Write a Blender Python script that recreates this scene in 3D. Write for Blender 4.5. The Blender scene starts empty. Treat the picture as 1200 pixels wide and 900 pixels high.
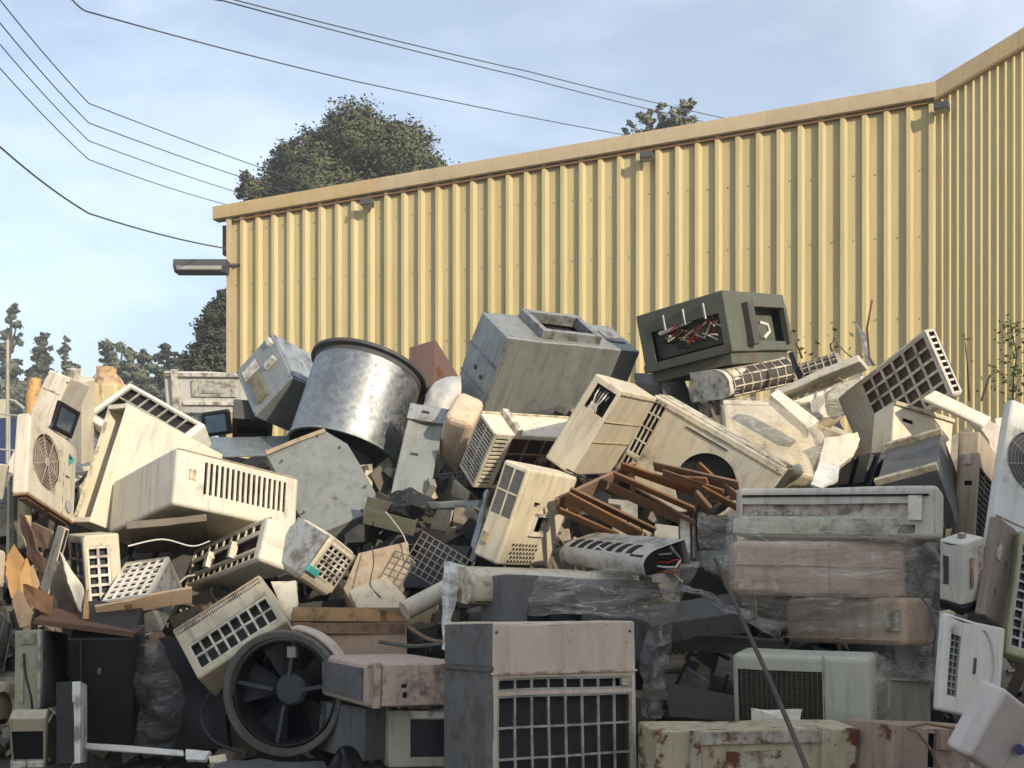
import bpy, math, random
import numpy as np
from mathutils import Vector, Matrix, Euler, noise
R = math.radians
rng = random.Random(7)
scene = bpy.context.scene

# ------------------------------------------------------------------ camera
cd = bpy.data.cameras.new('camera')
cam = bpy.data.objects.new('camera', cd)
scene.collection.objects.link(cam)
cam.location = (0, 0, 1.6)
cam.rotation_euler = (R(90), 0, 0)
cd.sensor_width = 36.0
cd.lens = 36.0
cd.shift_y = 0.125
cd.clip_start = 0.1
cd.clip_end = 4000
scene.camera = cam

# ------------------------------------------------------------------ sky, sun, exposure
SUN = Vector((0.65, -0.76, 0.42)).normalized()
w = bpy.data.worlds.new('World')
scene.world = w
w.use_nodes = True
wn, wl = w.node_tree.nodes, w.node_tree.links
wn.clear()
sky = wn.new('ShaderNodeTexSky')
sky.sky_type = 'NISHITA'
sky.sun_disc = False
sky.sun_elevation = math.asin(SUN.z)
sky.sun_rotation = math.atan2(SUN.x, SUN.y)
sky.air_density = 1.0
sky.dust_density = 1.0
sky.ozone_density = 1.6
tc = wn.new('ShaderNodeTexCoord')
mp = wn.new('ShaderNodeMapping')
mp.inputs['Scale'].default_value = (1.1, 1.1, 3.4)
mp.inputs['Rotation'].default_value = (0.0, 0.25, 0.4)
n1 = wn.new('ShaderNodeTexNoise')
n1.inputs['Scale'].default_value = 2.3
n1.inputs['Detail'].default_value = 7
n1.inputs['Roughness'].default_value = 0.55
n1.inputs['Distortion'].default_value = 0.35
cr = wn.new('ShaderNodeValToRGB')
cr.color_ramp.elements[0].position = 0.40
cr.color_ramp.elements[0].color = (0.42, 0.42, 0.42, 1)
cr.color_ramp.elements[1].position = 0.64
cr.color_ramp.elements[1].color = (0.80, 0.80, 0.80, 1)
mix = wn.new('ShaderNodeMix')
mix.data_type = 'RGBA'
mix.blend_type = 'ADD'
mix.inputs[7].default_value = (3.5, 3.5, 3.4, 1)
bg = wn.new('ShaderNodeBackground')
bg.inputs['Strength'].default_value = 0.15
wo = wn.new('ShaderNodeOutputWorld')
wl.new(tc.outputs['Generated'], mp.inputs['Vector'])
wl.new(mp.outputs[0], n1.inputs['Vector'])
wl.new(n1.outputs['Fac'], cr.inputs[0])
wl.new(cr.outputs[0], mix.inputs[0])
hs = wn.new('ShaderNodeHueSaturation')
hs.inputs['Saturation'].default_value = 1.25
hs.inputs['Value'].default_value = 0.54
wl.new(sky.outputs[0], hs.inputs['Color'])
wl.new(hs.outputs[0], mix.inputs[6])
wl.new(mix.outputs[2], bg.inputs['Color'])
wl.new(bg.outputs[0], wo.inputs[0])

sd = bpy.data.lights.new('sun', 'SUN')
sd.energy = 3.35
sd.angle = R(1.0)
sd.color = (1.0, 0.87, 0.69)
sun = bpy.data.objects.new('sun', sd)
scene.collection.objects.link(sun)
sun.rotation_euler = (-SUN).to_track_quat('-Z', 'Y').to_euler()

vs = scene.view_settings
vs.view_transform = 'Standard'
vs.look = 'None'
vs.exposure = 0.80
vs.gamma = 1.0
scene.cycles.use_denoising = True
scene.cycles.max_bounces = 6
scene.cycles.transparent_max_bounces = 12
scene.cycles.caustics_reflective = False
scene.cycles.caustics_refractive = False

# ------------------------------------------------------------------ helpers
COL = scene.collection

def at(px, py, Y):
    """pixel of the 1200x900 photograph at distance Y -> point in the yard"""
    return Vector(((px - 600) / 1200 * Y, Y, 1.6 - (py - 600) / 1200 * Y))

def srgb(r, g, b):
    f = lambda c: (c / 255 / 12.92) if c / 255 <= 0.04045 else ((c / 255 + 0.055) / 1.055) ** 2.4
    return (f(r), f(g), f(b), 1.0)

class MB:
    def __init__(s):
        s.v = []
        s.f = []
    def vert(s, p):
        s.v.append(tuple(p))
        return len(s.v) - 1
    def face(s, *pts):
        i = len(s.v)
        s.v.extend(tuple(p) for p in pts)
        s.f.append(tuple(range(i, i + len(pts))))
    def box(s, c, sz, rot=None):
        c = Vector(c)
        h = [x / 2 for x in sz]
        ps = [Vector((x * h[0], y * h[1], z * h[2])) for z in (-1, 1) for y in (-1, 1) for x in (-1, 1)]
        if rot is not None:
            ps = [rot @ p for p in ps]
        i = len(s.v)
        s.v.extend(tuple(p + c) for p in ps)
        for q in ((0, 2, 3, 1), (4, 5, 7, 6), (0, 1, 5, 4), (2, 6, 7, 3), (0, 4, 6, 2), (1, 3, 7, 5)):
            s.f.append(tuple(i + k for k in q))
    def bar(s, a, b, wx, wy, up=(0, 0, 1)):
        a, b = Vector(a), Vector(b)
        d = (b - a)
        L = d.length
        d.normalize()
        u = Vector(up)
        if abs(d.dot(u)) > 0.98:
            u = Vector((1, 0, 0))
        x = d.cross(u).normalized()
        y = x.cross(d)
        m = Matrix((x, y, d)).transposed()
        s.box((a + b) / 2, (wx, wy, L), m)
    def tube(s, pts, r, n=8, caps=True, r2=None):
        pts = [Vector(p) for p in pts]
        base = len(s.v)
        prev = None
        for k, p in enumerate(pts):
            d = (pts[min(k + 1, len(pts) - 1)] - pts[max(k - 1, 0)]).normalized()
            u = prev if prev is not None else (Vector((0, 0, 1)) if abs(d.z) < 0.9 else Vector((1, 0, 0)))
            x = d.cross(u).normalized()
            y = x.cross(d).normalized()
            prev = y
            rr = r if r2 is None else r + (r2 - r) * k / (len(pts) - 1)
            for j in range(n):
                a = 2 * math.pi * j / n
                s.v.append(tuple(p + x * math.cos(a) * rr + y * math.sin(a) * rr))
        for k in range(len(pts) - 1):
            for j in range(n):
                a, b = base + k * n + j, base + k * n + (j + 1) % n
                s.f.append((a, b, b + n, a + n))
        if caps:
            s.f.append(tuple(base + j for j in reversed(range(n))))
            s.f.append(tuple(base + (len(pts) - 1) * n + j for j in range(n)))
    def lathe(s, prof, n=48, axis='z', close=False, a0=0.0, a1=2 * math.pi):
        """prof: list of (radius, height)"""
        base = len(s.v)
        full = abs(a1 - a0 - 2 * math.pi) < 1e-6
        m = n if full else n + 1
        for k in range(m):
            a = a0 + (a1 - a0) * k / n
            for (r, h) in prof:
                s.v.append((r * math.cos(a), r * math.sin(a), h))
        q = len(prof)
        for k in range(n):
            k2 = (k + 1) % m
            for j in range(q - 1 + (1 if close else 0)):
                j2 = (j + 1) % q
                s.f.append((base + k * q + j, base + k2 * q + j, base + k2 * q + j2, base + k * q + j2))
    def map(s, fn, start=0):
        for i in range(start, len(s.v)):
            s.v[i] = tuple(fn(Vector(s.v[i])))
    def build(s, name, mat, parent=None, kind=None, angle=38):
        me = bpy.data.meshes.new(name)
        me.from_pydata(s.v, [], s.f)
        me.materials.append(mat)
        me.polygons.foreach_set('use_smooth', [True] * len(me.polygons))
        me.set_sharp_from_angle(angle=R(angle))
        me.update()
        o = bpy.data.objects.new(name, me)
        COL.objects.link(o)
        if parent is not None:
            o.parent = parent
        if kind:
            o['kind'] = kind
        return o

def tag(o, label, cat, group=None, kind=None):
    o['label'] = label
    o['category'] = cat
    if group:
        o['group'] = group
    if kind:
        o['kind'] = kind
    return o

def thing(name, label, cat, loc=(0, 0, 0), rot=(0, 0, 0), group=None):
    o = bpy.data.objects.new(name, None)
    COL.objects.link(o)
    o.empty_display_size = 0.1
    o.location = loc
    o.rotation_euler = rot
    return tag(o, label, cat, group)

# ------------------------------------------------------------------ materials
MC = {}

class NT:
    def __init__(s, name):
        s.m = bpy.data.materials.new(name)
        s.m.use_nodes = True
        s.n, s.l = s.m.node_tree.nodes, s.m.node_tree.links
        s.p = s.n['Principled BSDF']
        s.out = s.n['Material Output']
        s.co = s.n.new('ShaderNodeTexCoord').outputs['Object']
        oi = s.n.new('ShaderNodeObjectInfo')
        add = s.n.new('ShaderNodeVectorMath')
        add.operation = 'MULTIPLY_ADD'
        s.l.new(oi.outputs['Random'], add.inputs[0])
        add.inputs[1].default_value = (37, 61, 23)
        s.l.new(s.co, add.inputs[2])
        s.rco = add.outputs[0]
        s.rand = oi.outputs['Random']
    def noise(s, scale, detail=4, rough=0.55, stretch=None, vec=None, dist=0.0):
        t = s.n.new('ShaderNodeTexNoise')
        t.inputs['Scale'].default_value = scale
        t.inputs['Detail'].default_value = detail
        t.inputs['Roughness'].default_value = rough
        t.inputs['Distortion'].default_value = dist
        v = vec or s.rco
        if stretch:
            m = s.n.new('ShaderNodeMapping')
            m.inputs['Scale'].default_value = stretch
            s.l.new(v, m.inputs[0])
            v = m.outputs[0]
        s.l.new(v, t.inputs['Vector'])
        return t.outputs['Fac']
    def ramp(s, fac, a, b, va=0.0, vb=1.0):
        r = s.n.new('ShaderNodeMapRange')
        r.inputs[1].default_value = a
        r.inputs[2].default_value = b
        r.inputs[3].default_value = va
        r.inputs[4].default_value = vb
        s.l.new(fac, r.inputs[0])
        return r.outputs[0]
    def math(s, op, a, b):
        m = s.n.new('ShaderNodeMath')
        m.operation = op
        for i, x in enumerate((a, b)):
            if isinstance(x, (int, float)):
                m.inputs[i].default_value = x
            else:
                s.l.new(x, m.inputs[i])
        return m.outputs[0]
    def mix(s, fac, a, b):
        m = s.n.new('ShaderNodeMix')
        m.data_type = 'RGBA'
        for i, x in ((0, fac), (6, a), (7, b)):
            if isinstance(x, (int, float)):
                m.inputs[i].default_value = x
            elif isinstance(x, tuple):
                m.inputs[i].default_value = x
            else:
                s.l.new(x, m.inputs[i])
        return m.outputs[2]
    def set(s, name, x):
        if isinstance(x, (int, float, tuple)):
            s.p.inputs[name].default_value = x
        else:
            s.l.new(x, s.p.inputs[name])
    def bump(s, h, strength=0.2, dist=0.01):
        b = s.n.new('ShaderNodeBump')
        b.inputs['Strength'].default_value = strength
        b.inputs['Distance'].default_value = dist
        s.l.new(h, b.inputs['Height'])
        s.l.new(b.outputs[0], s.p.inputs['Normal'])

def paint(name, c, dirt=0.4, rust=0.0, rough=0.42, grime=(70, 60, 48), metal=0.0, blotch=0.10):
    """weathered painted or bare sheet metal / aged plastic"""
    if name in MC:
        return MC[name]
    t = NT(name)
    col = srgb(*c)
    dark = tuple(x * (1 - blotch * 2) for x in col[:3]) + (1,)
    yel = (col[0] * 0.98, col[1] * 0.93, col[2] * 0.8, 1) if metal == 0 else tuple(x * .9 for x in col[:3]) + (1,)
    a = t.mix(t.ramp(t.noise(1.6, 3), 0.35, 0.7), col, yel)
    a = t.mix(t.ramp(t.noise(4.5, 6, 0.65), 0.45, 0.8, 0, 0.8), a, dark)
    g = srgb(*grime)
    streak = t.ramp(t.noise(3.2, 6, 0.62, (5.5, 5.5, 0.7)), 0.50, 0.78, 0, dirt)
    patch = t.ramp(t.noise(2.4, 8, 0.7), 0.52, 0.78, 0, dirt * 0.6)
    a = t.mix(streak, a, g)
    a = t.mix(patch, a, g)
    spk = t.ramp(t.noise(70, 2, 0.5), 0.68, 0.74, 0, min(0.8, dirt * 1.3))
    a = t.mix(spk, a, (g[0] * 0.6, g[1] * 0.6, g[2] * 0.6, 1))
    scr = t.ramp(t.noise(9, 3, 0.5, (1, 12, 1.4)), 0.70, 0.73, 0, dirt * 0.5)
    a = t.mix(scr, a, (min(1, col[0] * 1.15), min(1, col[1] * 1.15), min(1, col[2] * 1.15), 1))
    run = t.math('MULTIPLY', t.ramp(t.noise(2.0, 4, 0.6, (15, 15, 0.5)), 0.60, 0.68, 0, 1), t.ramp(t.noise(1.3, 3), 0.42, 0.6, 0, dirt * 0.9))
    a = t.mix(run, a, srgb(112, 84, 56))
    geo = t.n.new('ShaderNodeNewGeometry')
    wear = t.math('MULTIPLY', t.ramp(geo.outputs['Pointiness'], 0.515, 0.56, 0, 1), t.ramp(t.noise(9, 6, 0.7), 0.48, 0.62, 0, 0.75))
    a = t.mix(wear, a, srgb(92, 76, 60))
    vr = t.n.new('ShaderNodeHueSaturation')
    t.l.new(a, vr.inputs['Color'])
    t.l.new(t.ramp(t.rand, 0, 1, 0.86, 1.06), vr.inputs['Value'])
    t.l.new(t.ramp(t.math('FRACT', t.math('MULTIPLY', t.rand, 7.3), 0), 0, 1, 0.75, 1.15), vr.inputs['Saturation'])
    a = vr.outputs[0]
    rg = t.ramp(t.noise(14, 4), 0.3, 0.8, rough, min(0.95, rough + 0.3))
    if rust > 0:
        rf = t.noise(3.4, 9, 0.68)
        rf = t.ramp(rf, 0.66 - 0.22 * rust, 0.70 - 0.22 * rust)
        rc = t.mix(t.noise(22, 5), srgb(70, 36, 22), srgb(126, 74, 42))
        a = t.mix(rf, a, rc)
    t.set('Base Color', a)
    t.set('Roughness', rg)
    t.set('Metallic', metal)
    t.set('Specular IOR Level', 0.35)
    t.bump(t.noise(7, 5, 0.6), 0.12, 0.02)
    MC[name] = t.m
    return t.m

def fins(name, c, scale=120, axis='X', rough=0.6, amount=0.55):
    if name in MC:
        return MC[name]
    t = NT(name)
    wv = t.n.new('ShaderNodeTexWave')
    wv.bands_direction = axis
    wv.inputs['Scale'].default_value = scale
    wv.inputs['Distortion'].default_value = 0.6
    t.l.new(t.co, wv.inputs['Vector'])
    col = srgb(*c)
    a = t.mix(t.ramp(wv.outputs['Fac'], 0.3, 0.7, 0, amount), col, tuple(x * 0.35 for x in col[:3]) + (1,))
    a = t.mix(t.ramp(t.noise(5, 5), 0.45, 0.75, 0, 0.7), a, tuple(x * 0.4 for x in col[:3]) + (1,))
    t.set('Base Color', a)
    t.set('Roughness', rough)
    t.bump(wv.outputs['Fac'], 0.3, 0.004)
    MC[name] = t.m
    return t.m

def plain(name, c, rough=0.6, metal=0.0, var=0.25, scale=8, spec=0.4):
    if name in MC:
        return MC[name]
    t = NT(name)
    col = srgb(*c)
    a = t.mix(t.ramp(t.noise(scale, 5, 0.6), 0.3, 0.75, 0, 1), col, tuple(x * (1 - var) for x in col[:3]) + (1,))
    t.set('Base Color', a)
    t.set('Roughness', rough)
    t.set('Metallic', metal)
    t.set('Specular IOR Level', spec)
    t.bump(t.noise(scale * 4, 4), 0.15, 0.01)
    MC[name] = t.m
    return t.m

def galvanised(name, c, bright=0.75):
    if name in MC:
        return MC[name]
    t = NT(name)
    vo = t.n.new('ShaderNodeTexVoronoi')
    vo.inputs['Scale'].default_value = 26
    vo.inputs['Randomness'].default_value = 1.0
    t.l.new(t.rco, vo.inputs['Vector'])
    sep = t.n.new('ShaderNodeSeparateColor')
    t.l.new(vo.outputs['Color'], sep.inputs[0])
    col = srgb(*c)
    a = t.mix(t.ramp(sep.outputs[0], 0, 1, 0, 0.55), col, tuple(x * 0.55 for x in col[:3]) + (1,))
    a = t.mix(t.ramp(t.noise(2.2, 7, 0.7), 0.45, 0.75, 0, 0.6), a, tuple(x * 0.45 for x in col[:3]) + (1,))
    t.set('Base Color', a)
    t.set('Metallic', bright)
    t.set('Roughness', t.ramp(sep.outputs[1], 0, 1, 0.36, 0.62))
    t.bump(t.noise(3, 4), 0.15, 0.05)
    MC[name] = t.m
    return t.m

def film_mat(name, opac=0.19, c=(214, 204, 190)):
    if name in MC:
        return MC[name]
    t = NT(name)
    t.set('Base Color', srgb(*c))
    t.set('Roughness', 0.28)
    t.set('Specular IOR Level', 0.7)
    a = t.noise(2.2, 5, 0.6, (1.0, 1.0, 2.4), dist=0.6)
    b = t.noise(2.6, 3, 0.5, (0.8, 1, 3.0), dist=1.2)
    d = t.noise(5.5, 2, 0.5, (0.5, 1, 3.2), dist=0.8)
    def ridge(n, w_, amt):
        return t.ramp(t.math('ABSOLUTE', t.math('SUBTRACT', n, 0.5), 0), 0.0, w_, amt, 0.0)
    f = t.math('ADD', t.ramp(a, 0.30, 0.75, opac * 0.7, opac * 1.6), t.math('ADD', ridge(b, 0.02, 0.28), ridge(d, 0.02, 0.18)))
    t.set('Alpha', f)
    t.bump(t.noise(6, 5, 0.6, (0.7, 0.7, 2.6), dist=1.0), 1.0, 0.05)
    MC[name] = t.m
    return t.m

CREAM = paint('cream_paint', (222, 214, 196), 0.38)
CREAM2 = paint('warm_cream_paint', (216, 206, 184), 0.44)
WHITE = paint('white_plastic', (226, 222, 212), 0.3)
IVORY = paint('ivory_plastic', (224, 214, 190), 0.34, rough=0.36)
BEIGE = paint('beige_paint', (198, 184, 158), 0.55)
DUSTY = paint('dusty_beige_paint', (208, 188, 168), 0.4, rough=0.6)
PINKISH = paint('faded_pinkish_plastic', (200, 174, 154), 0.45, rough=0.55)
TAN = paint('tan_paint', (182, 160, 128), 0.6)
GREENISH = paint('faded_green_cream_paint', (172, 170, 142), 0.5)
PALEGREEN = paint('pale_green_plastic', (186, 188, 168), 0.35, rough=0.5)
GREYMET = paint('grey_sheet_metal', (154, 157, 156), 0.4, metal=0.35, rough=0.45)
GREYGRN = paint('grey_green_sheet_metal', (146, 149, 143), 0.4, rust=0.05, metal=0.3, rough=0.48)
DKGREY = paint('dark_grey_metal', (78, 80, 82), 0.5, rough=0.5)
DIRTGREY = paint('grimy_grey_paint', (108, 108, 108), 0.6, rough=0.7)
DKGREEN = paint('dark_green_paint', (92, 97, 86), 0.5, rough=0.55)
RUSTY = paint('rusty_brown_metal', (112, 84, 74), 0.4, rust=0.5, rough=0.75)
BROWNBASE = paint('brown_stained_base', (142, 116, 92), 0.6, rust=0.2, rough=0.75)
RUSTYEL = paint('rust_pocked_yellow_paint', (194, 182, 156), 0.6, rust=0.62, rough=0.6)
STAINW = paint('stained_white_paint', (214, 208, 196), 0.75, rough=0.5, grime=(150, 122, 70))
BLACK = plain('black_plastic', (22, 22, 24), 0.45, var=0.4)
DARK = plain('dark_interior', (30, 28, 26), 0.85, var=0.5)
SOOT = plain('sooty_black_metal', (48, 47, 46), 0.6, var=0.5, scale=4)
COIL = fins('coil_fins', (74, 64, 54), 90, 'X')
COILV = fins('coil_fins_bluish', (52, 58, 70), 90, 'Z')
COILH = fins('coil_fins_dark', (44, 42, 40), 70, 'Z')
GALV = galvanised('galvanised_steel', (158, 160, 158), 0.95)
GALVD = galvanised('dull_galvanised_steel', (150, 158, 156), 0.55)
CARD = paint('cardboard', (172, 142, 108), 0.3, rough=0.85, grime=(120, 86, 54))
CARD2 = paint('brown_cardboard', (140, 102, 66), 0.4, rough=0.85, grime=(90, 64, 42))
WOOD = paint('weathered_red_wood', (140, 106, 80), 0.5, rough=0.75, grime=(70, 44, 30))
GRILL = paint('grille_plastic', (208, 198, 176), 0.45)
GRILLG = paint('grey_wire_grille', (168, 166, 156), 0.4)
FILM = film_mat('plastic_film')
FILM2 = film_mat('dusty_plastic_film', 0.5, (150, 147, 142))
FILM3 = film_mat('dark_dusty_film', 0.35, (112, 108, 104))
COPPER = plain('copper_wire', (170, 88, 52), 0.35, 0.8)
REDW = plain('red_wire', (150, 40, 30), 0.5)
WHITEW = plain('white_wire', (220, 215, 205), 0.5)
TEAL = plain('teal_print', (70, 168, 162), 0.5, var=0.15)
NAVY = plain('navy_print', (30, 58, 88), 0.5, var=0.15)
VIOLET = plain('violet_print', (74, 72, 130), 0.5, var=0.15)

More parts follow.
